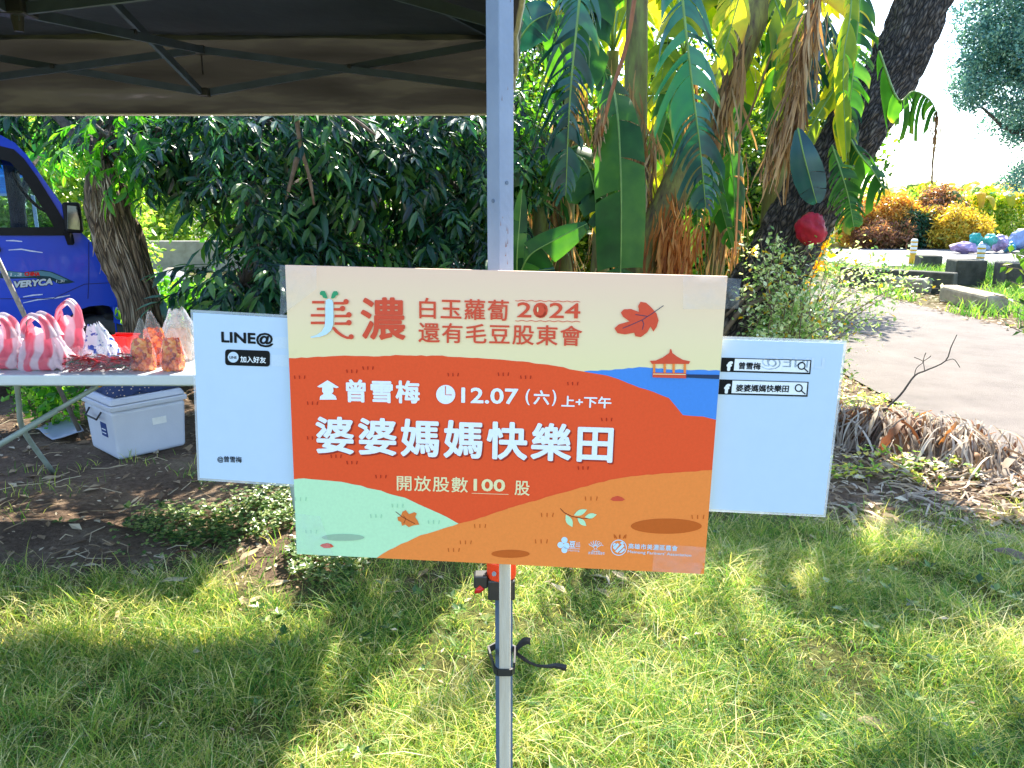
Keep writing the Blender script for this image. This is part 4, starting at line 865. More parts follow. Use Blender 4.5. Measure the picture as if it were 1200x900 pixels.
# lettering decal
MV = Matrix.Translation((0, VY0, 0))
MVR = VRm @ MV
vroot = van; 
class VFace(Face):
    pass
fv = VFace(van, MVR, .0)
def vfix(o): o.matrix_parent_inverse = VINV @ MV; return o
def q8(p): return (p[0]/7.5, 280+p[1]/7.5)
d_dark = ink('decal_dark', '#27404a'); d_lt = ink('decal_teal', '#5f8a98'); d_sil = ink('decal_silver', '#cfd4d8')
vfix(fv.poly('decal_swoosh', [q8(p) for p in [(0,345),(0,300),(60,278),(200,295),(300,280),(370,272),(460,290),(540,325),(620,362),(660,380),(600,392),(520,396),(490,385),(470,370),(300,345),(120,350)]], d_dark, 2))
vfix(fv.poly('decal_swoosh', [q8(p) for p in [(40,300),(80,284),(210,300),(350,280),(440,292),(530,330),(600,364),(520,362),(440,330),(340,322),(200,335),(60,332)]], d_lt, 3))
vfix(fv.text('CHINA', *q8((215,326)), *q8((350,326)), 5.0, ink('decal_red', '#d8201c'), 5, .045, shear=.15))
vfix(fv.text('1.3', *q8((90,326)), *q8((190,326)), 3.8, d_sil, 4, .02, shear=.2))
vfix(fv.text('VERYCA', *q8((108,440)), *q8((468,408)), 9.6, ink('decal_black', '#0c1016'), 4, .09, shear=.22))
vfix(fv.text('VERYCA', *q8((112,434)), *q8((464,402)), 8.2, d_sil, 6, .05, shear=.22))
vfix(fv.text('1.3i', *q8((492,384)), *q8((565,380)), 3.2, d_sil, 6, .02, shear=.2))
# headlight
hp = vxz(130, 311)
def lens(y_):
    mb = MB(); n_ = 20; vs = []
    for j in range(13):
        ph = math.pi*j/12
        for i in range(n_): th = 2*math.pi*i/n_; vs.append((hp[0]-.012+.075*math.sin(ph)*math.cos(th)+.05*math.cos(ph)*-.9, y_+.10*math.sin(ph)*math.sin(th), hp[1]+.115*math.cos(ph)))
    mb.add(vs, [(j*n_+i, j*n_+(i+1) % n_, (j+1)*n_+(i+1) % n_, (j+1)*n_+i) for j in range(12) for i in range(n_)]); return mb
vp(lens(VY0+.07), 'headlight', mat('headlight_lens', hx('#8e9680'), hx('#5f6860'), 30, .2, coat=.5), True)
vp(lens(VY1-.07), 'headlight', bpy.data.materials['headlight_lens'], True)
# bumper and mirror
mb = MB(); mb.box((front[-1][0]-.03, (VY0+VY1)/2, .50), (.12, VY1-VY0-.05, .2)); bevel(vp(mb, 'bumper', blk), .03, 3)
a_ = vxz(85, 255); mb = MB(); mb.box((a_[0]-.0, VY0-.06, a_[1]), (.125, .05, .235)); bevel(vp(mb, 'wing_mirror', blk), .022, 4)
mirm = mat('mirror_glass', (.10,.13,.16), (.05,.07,.09), 3, .05, metal=1); mb = MB(); mb.box((a_[0]+.005, VY0-.0875, a_[1]), (.085, .004, .18), Matrix.Rotation(R(6), 3, 'Y')); bevel(vp(mb, 'mirror_glass', mirm), .001)
mb = MB(); mb.bar((a_[0]-.05, VY0-.04, a_[1]-.10), (a_[0]-.03, VY0, a_[1]-.20), .04, .05); vp(mb, 'mirror_arm', blk)
# steering wheel, seat
mb = MB(); sc_ = vxz(36, 217); ring_ = []
for i in range(25): th = 2*math.pi*i/24; ring_.append((sc_[0]+.09*math.cos(th)+.06*math.sin(th), VY0+.45+.15*math.sin(th), sc_[1]-.04+.16*math.cos(th)*-1))
mb.tube(ring_, .013, 8, False); vp(mb, 'steering_wheel', blk, True)
mb = MB(); mb.box((-4.6, 6.75, .95), (.5, .5, .14)); mb.box((-4.85, 6.75, 1.25), (.12, .48, .6)); bevel(vp(mb, 'seat', mat('seat_cloth', (.05,.05,.055), (.08,.08,.085), 60, .9)), .04, 3)
mb = MB(); q = vxz(62, 268); mb.box((q[0]-.25, 7.0, q[1]-.12), (.5, 1.3, .2)); bevel(vp(mb, 'dashboard', blk), .04, 3)
for (wx, wy, yaw) in ((wc[0], VY0+.12, -14), (wc[0], VY1-.1, -14), (-5.8, VY0+.1, 0), (-5.8, VY1-.1, 0)):
    Mw = Matrix.Translation((wx, wy, wr)) @ Matrix.Rotation(R(yaw), 4, 'Z')
    prof = [(.17,-.07),(.2,-.085),(.26,-.085),(.28,-.07),(.285,-.04),(.285,.04),(.28,.07),(.26,.085),(.2,.085),(.17,.07)]
    mb = MB(); n_ = 36; vs = [Mw @ Vector((r_*math.cos(2*math.pi*i/n_), y_, r_*math.sin(2*math.pi*i/n_))) for r_, y_ in prof for i in range(n_)]; k = len(prof)
    mb.add(vs, [(j*n_+i, j*n_+(i+1) % n_, ((j+1) % k)*n_+(i+1) % n_, ((j+1) % k)*n_+i) for j in range(k) for i in range(n_)]); tyre = vp(mb, 'wheel', rubber, True)
    mb = MB(); prof = [(.172,-.075),(.165,-.06),(.15,-.03),(.1,-.02),(.05,-.05),(.001,-.05)]; vs = [Mw @ Vector((r_*math.cos(2*math.pi*i/n_), y_, r_*math.sin(2*math.pi*i/n_))) for r_, y_ in prof for i in range(n_)]
    mb.add(vs, [(j*n_+i, j*n_+(i+1) % n_, (j+1)*n_+(i+1) % n_, (j+1)*n_+i) for j in range(5) for i in range(n_)]); rim = mb.obj('rim', mat('rim_steel', (.35,.36,.38), (.28,.29,.3), 20, .4, metal=.6) if 'rim_steel' not in bpy.data.materials else bpy.data.materials['rim_steel'], tyre, True); rim.matrix_parent_inverse = VINV @ Matrix.Identity(4); rim.matrix_parent_inverse = Matrix.Identity(4)
van.matrix_world = VRm @ van.matrix_basis
# blue awning seen through the cab
aw = empty('blue_awning', (-7.4, 10.2, 0), 'small blue tarp awning on white posts behind the van', 'awning')
tarp = leafmat('blue_tarp', [hx('#1f7fd0'), hx('#3b9be4')], .4, .4, (1,1,1)); mb = MB(); z1_ = P(0, 224, 9.5).z; z0_ = P(0, 186, 9.5).z
vs = [(-9.6+3.6*i/20, 9.5+.5*j/10, 1.60+.42*j/10+.02*math.sin(i*.9+j)+(.03*math.sin(j*1.8))) for i in range(21) for j in range(11)]
mb.add(vs, [(i*11+j, (i+1)*11+j, (i+1)*11+j+1, i*11+j+1) for i in range(20) for j in range(10)]); inv(mb.obj('tarp', tarp, aw, True), aw)
for x_, y_ in ((-6.0, 9.5), (-6.05, 9.98), (-9.55, 9.5), (-9.55, 9.98)): mb = MB(); mb.tube([(x_, y_, 0), (x_, y_, 1.59 if y_ < 10 else 2.0)], .022, 8); inv(mb.obj('post', wplast, aw), aw)
mb = MB(); mb.bar((-9.6, 9.49, 1.59), (-5.98, 9.49, 1.59), .03, .03); inv(mb.obj('edge_rail', wplast, aw), aw)

# ================================================================ FOLIAGE TOOLS
class T:   # template geometry
    def __init__(s, mb):
        s.V = np.array(mb.v, np.float32); s.F3 = np.array([f for f in mb.f if len(f) == 3], np.int32).reshape(-1, 3); s.F4 = np.array([f for f in mb.f if len(f) == 4], np.int32).reshape(-1, 4); s.r = np.array(mb.r, np.float32); s.mb = mb; s.me = None
    def mesh(s, name, mt):
        if s.me is None: s.me = s.mb.mesh(name); s.me.materials.append(mt)
        return s.me
def spray_template(nl, L, lw, ll, seed):
    """compound leaf: rachis along +X, lanceolate leaflets drooping"""
    rs = random.getstate(); random.seed(seed); mb = MB(); pts = [Vector((L*f, 0, -.25*L*f*f)) for f in np.linspace(0, 1, 4)]
    mb.tube(pts, [.003, .0025, .002, .0012], 3, False, r=.5)
    for k in range(nl):
        f = .25+.75*k/max(1, nl-1); p = Vector((L*f, 0, -.25*L*f*f)); s = 1 if k % 2 else -1; a_ = R(random.uniform(30, 65)) if k < nl-1 else R(random.uniform(-10, 10))
        l = ll*random.uniform(.7, 1.15); d = Vector((math.cos(a_), s*math.sin(a_), random.uniform(-.75, -.1))).normalized()
        leaflet(mb, p, p+d*l, (random.uniform(-.4,.4), random.uniform(-.4,.4), 1), lw*l*random.uniform(.85,1.15), .3, random.uniform(.05,.3))
    random.setstate(rs); return T(mb)
def cluster_template(n_, R0, ll, lw, seed, up=.3):
    rs = random.getstate(); random.seed(seed); mb = MB()
    for _ in range(n_):
        p = Vector([random.gauss(0, .45) for _ in range(3)])*R0; d = (p.normalized()*.6+Vector([random.uniform(-1, 1) for _ in range(3)])+Vector((0,0,up))).normalized()*ll*random.uniform(.6, 1.2)
        simple_leaf(mb, p, p+d, [random.uniform(-1, 1) for _ in range(3)], d.length*lw)
    random.setstate(rs); return T(mb)
def place(loc, d, up, s):
    x_ = Vector(d).normalized(); z_ = Vector(up) - x_*x_.dot(Vector(up)); z_ = z_.normalized() if z_.length > 1e-3 else x_.orthogonal(); y_ = z_.cross(x_)
    M = Matrix((x_*s, y_*s, z_*s)).transposed().to_4x4(); M.translation = loc; return M
def merged(name, items, temps, mt, parent):
    """items: list of (Matrix, template index)"""
    Vs, F3, F4, Rr, o = [], [], [], [], 0
    for ti, tm in enumerate(temps):
        Ms = np.array([np.array(M) for M, k in items if k == ti], np.float32)
        if not len(Ms): continue
        n_ = len(tm.V); VV = np.einsum('mij,nj->mni', Ms[:, :3, :3], tm.V)+Ms[:, None, :3, 3]; base = (o+np.arange(len(Ms))*n_)[:, None, None]
        Vs.append(VV.reshape(-1, 3)); 
        if len(tm.F3): F3.append((tm.F3[None]+base).reshape(-1, 3))
        if len(tm.F4): F4.append((tm.F4[None]+base).reshape(-1, 4))
        rr_ = rng.uniform(-.2, .2, (len(Ms), 1)); Rr.append(np.clip(tm.r[None]+rr_, 0, 1).ravel()); o += n_*len(Ms)
    polys = ([np.concatenate(F3)] if F3 else [])+([np.concatenate(F4)] if F4 else [])
    return link(name, npmesh(name, np.concatenate(Vs), polys, np.concatenate(Rr)), parent, mt)
def blob_points(c, rad, n_, seed, hollow=.5, lob=.35):
    out = []
    while len(out) < n_:
        d = Vector([random.gauss(0, 1) for _ in range(3)]).normalized(); k = 1-lob+lob*2*(.5+.5*mnoise.noise(d*2.1+Vector((seed, seed*2, 0))))
        q = random.random()**(1/2.4)*k; 
        if q < hollow*random.random(): continue
        out.append((Vector(c)+Vector((d.x*rad[0], d.y*rad[1], d.z*rad[2]))*q, d))
    return out
def barkmat(name, groove, ridge, top, sc_=(9, 9, 3.2), bump=1., w_=.10):
    m, t, b = newmat(name); a = N(t, 'ShaderNodeAttribute', attribute_name='bark'); mp = N(t, 'ShaderNodeMapping'); mp.inputs['Scale'].default_value = sc_
    n0 = N(t, 'ShaderNodeTexNoise', Scale=2.2, Detail=3); va = N(t, 'ShaderNodeMix', data_type='RGBA', blend_type='LINEAR_LIGHT'); va.inputs[0].default_value = .12
    t.links.new(a.outputs['Vector'], mp.inputs[0]); t.links.new(mp.outputs[0], n0.inputs[0]); t.links.new(mp.outputs[0], va.inputs[6]); t.links.new(n0.outputs['Color'], va.inputs[7])
    v = N(t, 'ShaderNodeTexVoronoi', Scale=1.6); v.feature = 'DISTANCE_TO_EDGE'; t.links.new(va.outputs[2], v.inputs[0])
    n1 = N(t, 'ShaderNodeTexNoise', Scale=4., Detail=8, Roughness=.7); t.links.new(mp.outputs[0], n1.inputs[0])
    r = ramp(t, [(.0, groove), (w_, ridge), (.5, top)]); t.links.new(v.outputs[0], r.inputs[0]); r2 = ramp(t, [(.3, (.55,.55,.55)), (.7, (1.15,1.15,1.15))]); t.links.new(n1.outputs[0], r2.inputs[0])
    mx = N(t, 'ShaderNodeMix', data_type='RGBA', blend_type='MULTIPLY'); mx.inputs[0].default_value = 1; t.links.new(r.outputs[0], mx.inputs[6]); t.links.new(r2.outputs[0], mx.inputs[7]); t.links.new(mx.outputs[2], b.inputs['Base Color']); b.inputs['Roughness'].default_value = .85
    ad = N(t, 'ShaderNodeMath', operation='MULTIPLY_ADD'); t.links.new(n1.outputs[0], ad.inputs[0]); ad.inputs[1].default_value = .25; mn_ = N(t, 'ShaderNodeMath', operation='MINIMUM'); t.links.new(v.outputs[0], mn_.inputs[0]); mn_.inputs[1].default_value = .35; t.links.new(mn_.outputs[0], ad.inputs[2])
    bp = N(t, 'ShaderNodeBump', Strength=bump, Distance=.06); t.links.new(ad.outputs[0], bp.inputs['Height']); t.links.new(bp.outputs[0], b.inputs['Normal']); return m
def bark_attr(me, vals):
    a = me.attributes.new('bark', 'FLOAT_VECTOR', 'POINT'); a.data.foreach_set('vector', np.array(vals, np.float32).ravel())
class MBb(MB):
    def mesh(s, name, smooth=False, weld=False):
        me = MB.mesh(s, name, smooth); bark_attr(me, s.bk); return me
def trunk_mesh(pts, rads, seg=24, n_=60, amp=.08, fr=(3, 9), lf=1.2, seed=0):
    P_ = bez(pts, n_); Rr = np.interp(np.linspace(0, 1, n_), np.linspace(0, 1, len(rads)), rads); mb = MBb(); mb.bk = []; vs = []; t = (P_[1]-P_[0]).normalized(); a_ = t.orthogonal().normalized(); s_ = 0
    for i in range(n_):
        t = (P_[min(i+1, n_-1)]-P_[max(i-1, 0)]).normalized(); a_ = (a_-t*a_.dot(t)).normalized(); b_ = t.cross(a_); s_ += (P_[i]-P_[i-1]).length if i else 0
        for k in range(seg):
            th = 2*math.pi*k/seg; c, q = math.cos(th), math.sin(th)
            nz = abs(mnoise.noise(Vector((c*fr[0]+seed, q*fr[0], s_*lf)))) + .5*abs(mnoise.noise(Vector((c*fr[1]+seed, q*fr[1], s_*lf*2.5))))
            vs.append(P_[i]+(a_*c+b_*q)*Rr[i]*(1+amp*(1-2.4*nz))); mb.bk.append((c*rads[0]*1.6, q*rads[0]*1.6, s_))
    mb.add(vs, [(i*seg+k, i*seg+(k+1) % seg, (i+1)*seg+(k+1) % seg, (i+1)*seg+k) for i in range(n_-1) for k in range(seg)]+[tuple((n_-1)*seg+k for k in range(seg))], .5); return mb
bark1_ = mat('dark_bark', hx('#5f564c'), hx('#35302b'), 9, .9, 1., 40, stretch=(3,3,1)); bark1 = barkmat('dark_bark', hx('#1a1613'), hx('#4a423a'), hx('#6f655a'), (20, 20, 6)); bark2 = barkmat('grey_brown_bark', hx('#3a2d22'), hx('#9a8468'), hx('#d0c2ac'), (26, 26, 2.6), 1., .16); twigm = mat('twig_bark', hx('#8f7a66'), hx('#5e4f42'), 20, .85)
def branch_to(mb, a_, b_, r0, r1, sag=.15):
    a_, b_ = Vector(a_), Vector(b_); m_ = (a_+b_)/2+Vector((random.uniform(-.1,.1), random.uniform(-.1,.1), sag)); mb.tube(bez([a_, m_, b_], 7), list(np.linspace(r0, r1, 7)), 7)
def tree(name, label, cat, trunk, trads, clumps, temps, mt, scale=(.8, 1.2), droop=.6, nobj=300, bark=None, group=None, tseg=20, tamp=.08, hollow=.4, spread=1.):
    """clumps: (centre, radii, count)"""
    root = empty(name, trunk[0], label, cat, group); inv(trunk_mesh(trunk, trads, tseg, 40, tamp).obj('trunk', bark or bark1, root, True), root)
    mb = MB(); it = []
    for ci, (c, rad, cnt) in enumerate(clumps):
        a_ = min(trunk[1:] if len(trunk) > 2 else trunk, key=lambda q: (Vector(q)-Vector(c)).length); branch_to(mb, a_, c, .045, .012)
        for p, d in blob_points(c, rad, cnt, ci*3.7+1, hollow):
            dr = (Vector((d.x*spread, d.y*spread, d.z*.4))+Vector((random.uniform(-.7,.7), random.uniform(-.7,.7), -droop*random.random()*2))); it.append((place(p, dr, (random.uniform(-.3,.3), random.uniform(-.3,.3)-.2, 1), random.uniform(scale[0]*.75, scale[1])), random.randrange(len(temps))))
            if random.random() < .2: mb.tube(bez([c, (Vector(c)+p)/2+Vector((0,0,.05)), p], 4), [.008,.006,.004,.003], 4, False)
    if mb.v: tag(inv(mb.obj('branches', bark1_, root), root), kind='stuff')
    def key(q): p = q[0].translation-O0; return p.length
    it.sort(key=key)
    def vis(q):
        p = q[0].translation; x_, y_, z_ = p.x, p.y*cP-(p.z-CAMH)*sP, p.y*sP+(p.z-CAMH)*cP; return y_ > 0 and abs(x_/y_) < .67 and abs(z_/y_) < .5
    near, rest = [], []
    for q in it:
        if len(near) < nobj and vis(q): near.append(q)
        else: rest.append(q)
    rI = root.matrix_basis.inverted()
    for M, k in near:
        o = bpy.data.objects.new('leaf', temps[k].mesh('leaf', mt)); C.objects.link(o); o.parent = root; o.matrix_parent_inverse = rI; o.matrix_basis = M
    if rest:
        tag(inv(merged('foliage', rest, temps, mt, root), root), kind='stuff')
    return root
def shrub(name, label, cat, c, rad, n_, temps, mt, group=None, scale=(.7, 1.2), stems=5, hollow=.5, lob=.35, extra=None):
    base = Vector((c[0], c[1], 0)); root = empty(name, base, label, cat, group); it = []
    for p, d in blob_points(c, rad, n_, c[0]*1.7, hollow, lob):
        if p.z > .03: it.append((place(p, d+Vector([random.uniform(-.6,.6) for _ in range(3)]), (random.uniform(-1,1), random.uniform(-1,1), random.uniform(-1,1)), random.uniform(*scale)), random.randrange(len(temps))))
    inv(tag(merged('foliage', it, temps, mt, root), kind='stuff'), root); mb = MB()
    for k in range(stems): th = 6.28*k/stems; mb.tube(bez([base, Vector(c)*.6+base*.4+Vector((math.cos(th)*rad[0]*.3, math.sin(th)*rad[1]*.3, 0)), Vector(c)+Vector((math.cos(th)*rad[0]*.6, math.sin(th)*rad[1]*.6, rad[2]*.3))], 5), [.02,.016,.012,.008,.005], 5)
    inv(mb.obj('stems', twigm, root), root); return root

# ================================================================ DARK TREES ON THE LEFT
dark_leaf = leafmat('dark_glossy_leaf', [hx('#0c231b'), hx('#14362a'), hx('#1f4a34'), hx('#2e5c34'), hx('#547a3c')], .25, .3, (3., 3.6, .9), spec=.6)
lite_leaf = leafmat('sunlit_green_leaf', [hx('#2c6a20'), hx('#4b8a28'), hx('#79a836')], .35, .5, (2.4, 2.6, .8))  # sunlight put into a lighter leaf green
sprays = [spray_template(8, .24, .13, .15, 1), spray_template(7, .2, .16, .12, 2), spray_template(6, .22, .12, .18, 3), spray_template(5, .15, .18, .10, 4), spray_template(10, .30, .13, .14, 5)]
sprayl = [spray_template(7, .22, .17, .16, s) for s in (11, 12, 13)]
def cl(px, py, d, rx, ry, rz, n_): return (P(px, py, d), (rx, ry, rz), n_)
# gnarled dead looking trunk beside the van
gt = [G(178, 474), P(169, 380, 5.55), P(156, 330, 5.57), P(139, 283, 5.6), P(127, 235, 5.65), P(119, 192, 5.7)]; gt[0].z = -.05
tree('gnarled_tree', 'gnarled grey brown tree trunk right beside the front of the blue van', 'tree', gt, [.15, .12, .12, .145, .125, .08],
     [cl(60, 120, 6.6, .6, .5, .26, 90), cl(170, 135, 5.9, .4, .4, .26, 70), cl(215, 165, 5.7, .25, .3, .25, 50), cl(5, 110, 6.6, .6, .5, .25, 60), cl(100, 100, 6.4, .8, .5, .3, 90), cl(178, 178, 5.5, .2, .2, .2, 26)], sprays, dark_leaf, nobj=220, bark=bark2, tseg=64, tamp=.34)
mb = MB()   # loose strips of bark on the gnarled trunk
tree('leafy_tree', 'tree with sunlit light green leaves hanging between the van and the gnarled trunk', 'tree', [Vector((-5.1, 7.9, 0)), Vector((-4.9, 7.8, 1.4)), Vector((-4.6, 7.2, 2.6))], [.09, .07, .04],
     [cl(60, 175, 8.4, .28, .3, .22, 30), cl(128, 160, 5.3, .2, .2, .22, 26), cl(148, 195, 5.4, .1, .12, .16, 10)], sprayl, lite_leaf, nobj=150, scale=(.5, .9))
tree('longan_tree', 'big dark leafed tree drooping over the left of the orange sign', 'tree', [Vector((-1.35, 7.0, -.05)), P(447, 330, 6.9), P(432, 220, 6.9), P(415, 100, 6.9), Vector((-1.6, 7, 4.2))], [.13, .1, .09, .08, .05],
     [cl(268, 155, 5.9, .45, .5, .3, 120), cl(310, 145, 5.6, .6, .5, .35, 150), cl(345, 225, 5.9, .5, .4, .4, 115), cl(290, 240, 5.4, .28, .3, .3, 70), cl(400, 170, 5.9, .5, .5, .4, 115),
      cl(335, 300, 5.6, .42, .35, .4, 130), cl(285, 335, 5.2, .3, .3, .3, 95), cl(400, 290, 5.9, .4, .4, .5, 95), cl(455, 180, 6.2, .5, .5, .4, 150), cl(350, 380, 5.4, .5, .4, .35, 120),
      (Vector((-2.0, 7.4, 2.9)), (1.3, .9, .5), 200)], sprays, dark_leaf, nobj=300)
tree('broadleaf_tree', 'dark leafed tree just left of the grey blue tent leg', 'tree', [Vector((-.55, 7.6, -.05)), P(520, 300, 7.3), P(510, 200, 7.2), Vector((-.6, 7.3, 3.9))], [.1, .08, .06, .04],
     [cl(510, 160, 6.3, .5, .5, .4, 150), cl(545, 240, 6.3, .45, .4, .45, 140), cl(490, 270, 6.4, .4, .4, .4, 80), cl(540, 330, 6.0, .4, .35, .35, 110), cl(470, 350, 5.9, .35, .35, .3, 90), cl(590, 190, 6.6, .5, .4, .7, 150), (Vector((-.5, 7.4, 3.3)), (.9, .8, .6), 120)], sprays, dark_leaf, nobj=260)
# dead hanging branches in the dark tree
for pts, lab in (([(347,133,5.2),(352,170,5.2),(362,205,5.2),(368,240,5.25)], 'pale bare branch hanging vertically in the dark leaves'), ([(395,130,5.3),(415,140,5.3),(440,158,5.3)], 'thin bare twig slanting below the tent valance'), ([(348,185,5.25),(340,215,5.2),(333,240,5.2)], 'short curved bare twig beside the pale hanging branch')):
    mb = MB(); mb.tube(bez([P(*p) for p in pts], 12), list(np.linspace(.018, .008, 12)), 7, jitter=.3); o = mb.obj('bare_branch', twigm, None, True); tag(o, lab, 'branch')
# thicket further back: dark mass behind, and sunlit hedge further left
thick = leafmat('thicket_leaf', [hx('#183a1a'), hx('#2b5522'), hx('#47752a'), hx('#6f9a38')], .4, .4, (2.6, 2.8, .8))
ctp = [cluster_template(26, .16, .10, .26, s) for s in (21, 22, 23)]
ctpb = [cluster_template(34, .22, .11, .24, s) for s in (24, 25)]
for k, (px, d, rx, rz, n_) in enumerate([(350, 10.0, 1.0, 1.6, 230), (440, 9.6, 1.3, 1.7, 300), (560, 9.2, 1.1, 1.8, 320)]):
    c = P(px, 250, d); c.z = rz*.8; shrub('thicket_shrub', ['tall dark shrub behind the drooping tree', 'tall dark shrub behind the middle of the dark trees', 'tall dark shrub directly behind the tent leg', 'low shrub by the distant road'][k], 'shrub', c, (rx, .7, rz), n_, ctp, thick)
hedge_leaf = leafmat('hedge_leaf', [hx('#3d6a22'), hx('#6f9634'), hx('#a3b850'), hx('#c8c878')], .4, .45, (2., 2.1, .9))
for k, (x0, x1, d, h_) in enumerate([(-300, 175, 12.5, 3.6), (150, 420, 26, 4.6)]):
    a_, b_ = P(x0, 300, d), P(x1, 300, d+1.5); root = empty('hedge', ((a_.x+b_.x)/2, d, 0), ['tall vine covered hedge behind the van', 'sunlit hedge beyond the distant road on the left'][k], 'hedge'); it = []
    for _ in range(1600 if k == 0 else 1500):
        f = random.random(); p = a_.lerp(b_, f); hh = h_*(.85+.3*mnoise.noise(Vector((f*9, k, 0)))); p.z = random.random()**.8*hh; p.y += random.uniform(-.5, .5); it.append((place(p, [random.uniform(-1,1) for _ in range(3)], [random.uniform(-1,1) for _ in range(3)], random.uniform(.9, 1.6)*(1.4 if k else 1)), random.randrange(3)))
    inv(tag(merged('foliage', it, ctp, hedge_leaf, root), kind='stuff'), root)
wallm = mat('pale_wall', hx('#b9b2a6'), hx('#8f887c'), 4, .9)
mb = MB(); a_ = P(200, 300, 18.2); mb.box((a_.x-4, 18.2, .3), (14, .2, .75)); o = bevel(mb.obj('low_wall', wallm), .02); tag(o, 'low grey concrete wall beside the distant road on the left', 'wall')
bh = empty('far_house', P(178, 260, 30) , 'pale far house half hidden behind the left hedge', 'house'); bh.location.z = 0
a_ = bh.location; mb = MB(); mb.box((a_.x, a_.y+1, 2.1), (3.2, 3, 4.2)); inv(mb.obj('wall', wallm, bh), bh)
mb = MB(); mb.box((a_.x, a_.y+1, 4.3), (3.6, 3.4, .2)); inv(mb.obj('roof', mat('roof_grey', (.3,.28,.26)), bh), bh)
for dx in (-.8, .8): mb = MB(); mb.box((a_.x+dx, a_.y-.52, 2.6), (.8, .08, 1.0)); w_ = inv(mb.obj('window', mat('house_window', (.05,.07,.08), rough=.1), bh), bh)
# rubble heap & stones left
rub = mat('rubble_grey', hx('#8a8f96'), hx('#50555c'), 6, .7, .6, 30); rubw = mat('rubble_pale', hx('#b5aa98'), hx('#8a8072'), 6, .8, .6, 30)
def rock(loc, s, name='rock', mt=rub, seed=0, sq=(1, 1, .7)):
    bm = bmesh.new(); bmesh.ops.create_icosphere(bm, subdivisions=3, radius=1)
    for v in bm.verts: k = 1+.35*mnoise.noise(v.co*1.3+Vector((seed, 0, 0)))+.12*mnoise.noise(v.co*4+Vector((0, seed, 0))); v.co = Vector((v.co.x*sq[0], v.co.y*sq[1], v.co.z*sq[2]))*k*s
    me = bpy.data.meshes.new(name); bm.to_mesh(me); bm.free(); o = link(name, me, None, mt); o.location = loc; o.rotation_euler = (0, 0, seed); return o
for k in range(16):
    px = random.uniform(168, 236); py = random.uniform(318, 352); g = G(px, py+8); g.z = .05; tag(rock(g, random.uniform(.15, .42), 'rubble_stone', rub if k % 3 else rubw, k*1.9+1), 'grey stone in the rubble heap by the distant left road', 'stone', 'stones of the rubble heap')
g = G(272, 395); tag(rock(P(272, 368, 6.3), .22, 'boulder', rub, 4.4, (1.4, 1, .75)), 'smooth grey boulder under the dark tree behind the LINE@ card', 'boulder'); bpy.data.objects['boulder'].location.z = .12
# ground plants at the trunk foot & behind cards
gp = leafmat('ground_plant_leaf', [hx('#2c5f22'), hx('#4e8a30'), hx('#86ad3e')], .35, .45, (2.2, 2.4, .8))
for k, (px, py, d, r_, n_) in enumerate([(205, 352, 7.0, .38, 70), (235, 345, 6.8, .3, 60), (300, 395, 5.6, .35, 70), (48, 458, 5.0, .22, 34), (200, 395, 6.4, .3, 50), (420, 400, 5.6, .5, 80)]):
    c = P(px, py, d); c.z = max(.14, min(c.z, .5)); shrub('small_bush', ['small bright bush right of the gnarled trunk', 'small leafy bush beside the grey boulder', 'small bush behind the top of the LINE@ card', 'little dark plant on the soil below the table', 'low plant behind the clear bags', 'low bush hidden behind the sign'][k], 'plant', c, (r_, r_, min(r_, c.z)), n_, ctp, gp, scale=(.5, .9), stems=3)

# ================================================================ BANANA GROVE
ban_dark = leafmat('banana_leaf_shaded', [hx('#0e3038'), hx('#16464a'), hx('#22594a'), hx('#6a6a38')], .35, .14, (2.2, 3.0, 1.), spec=.6)  # shaded copy: teal of reflected sky put into the leaf colour
ban_mid = leafmat('banana_leaf_green', [hx('#163a1c'), hx('#28582a'), hx('#4a7a32'), hx('#8a8440')], .42, .4, (2.4, 2.4, .6), spec=.4)
ban_lit = leafmat('banana_leaf_sunlit', [hx('#43701e'), hx('#7a962a'), hx('#b4b43c'), hx('#a8863c')], .35, .6, (2.6, 2.1, .6))  # sunlit copy: yellow of the backlight put into the leaf colour
ban_dry = leafmat('banana_leaf_dry', [hx('#5c4632'), hx('#8c6b48'), hx('#b8966a'), hx('#cdb48e')], .8, .35, (1.7, 1.4, .8))
ban_orange = leafmat('banana_fibre_orange', [hx('#8a4a20'), hx('#c07a36'), hx('#dca868')], .8, .35, (1.7, 1.4, .8))
rib_m = mat('banana_midrib', hx('#7fa04a'), hx('#5f8038'), 12, .4)
stem_m = mat('banana_pseudostem', hx('#7d8a3e'), hx('#5b4a30'), 5, .6, .5, 30, stretch=(3, 3, .8))
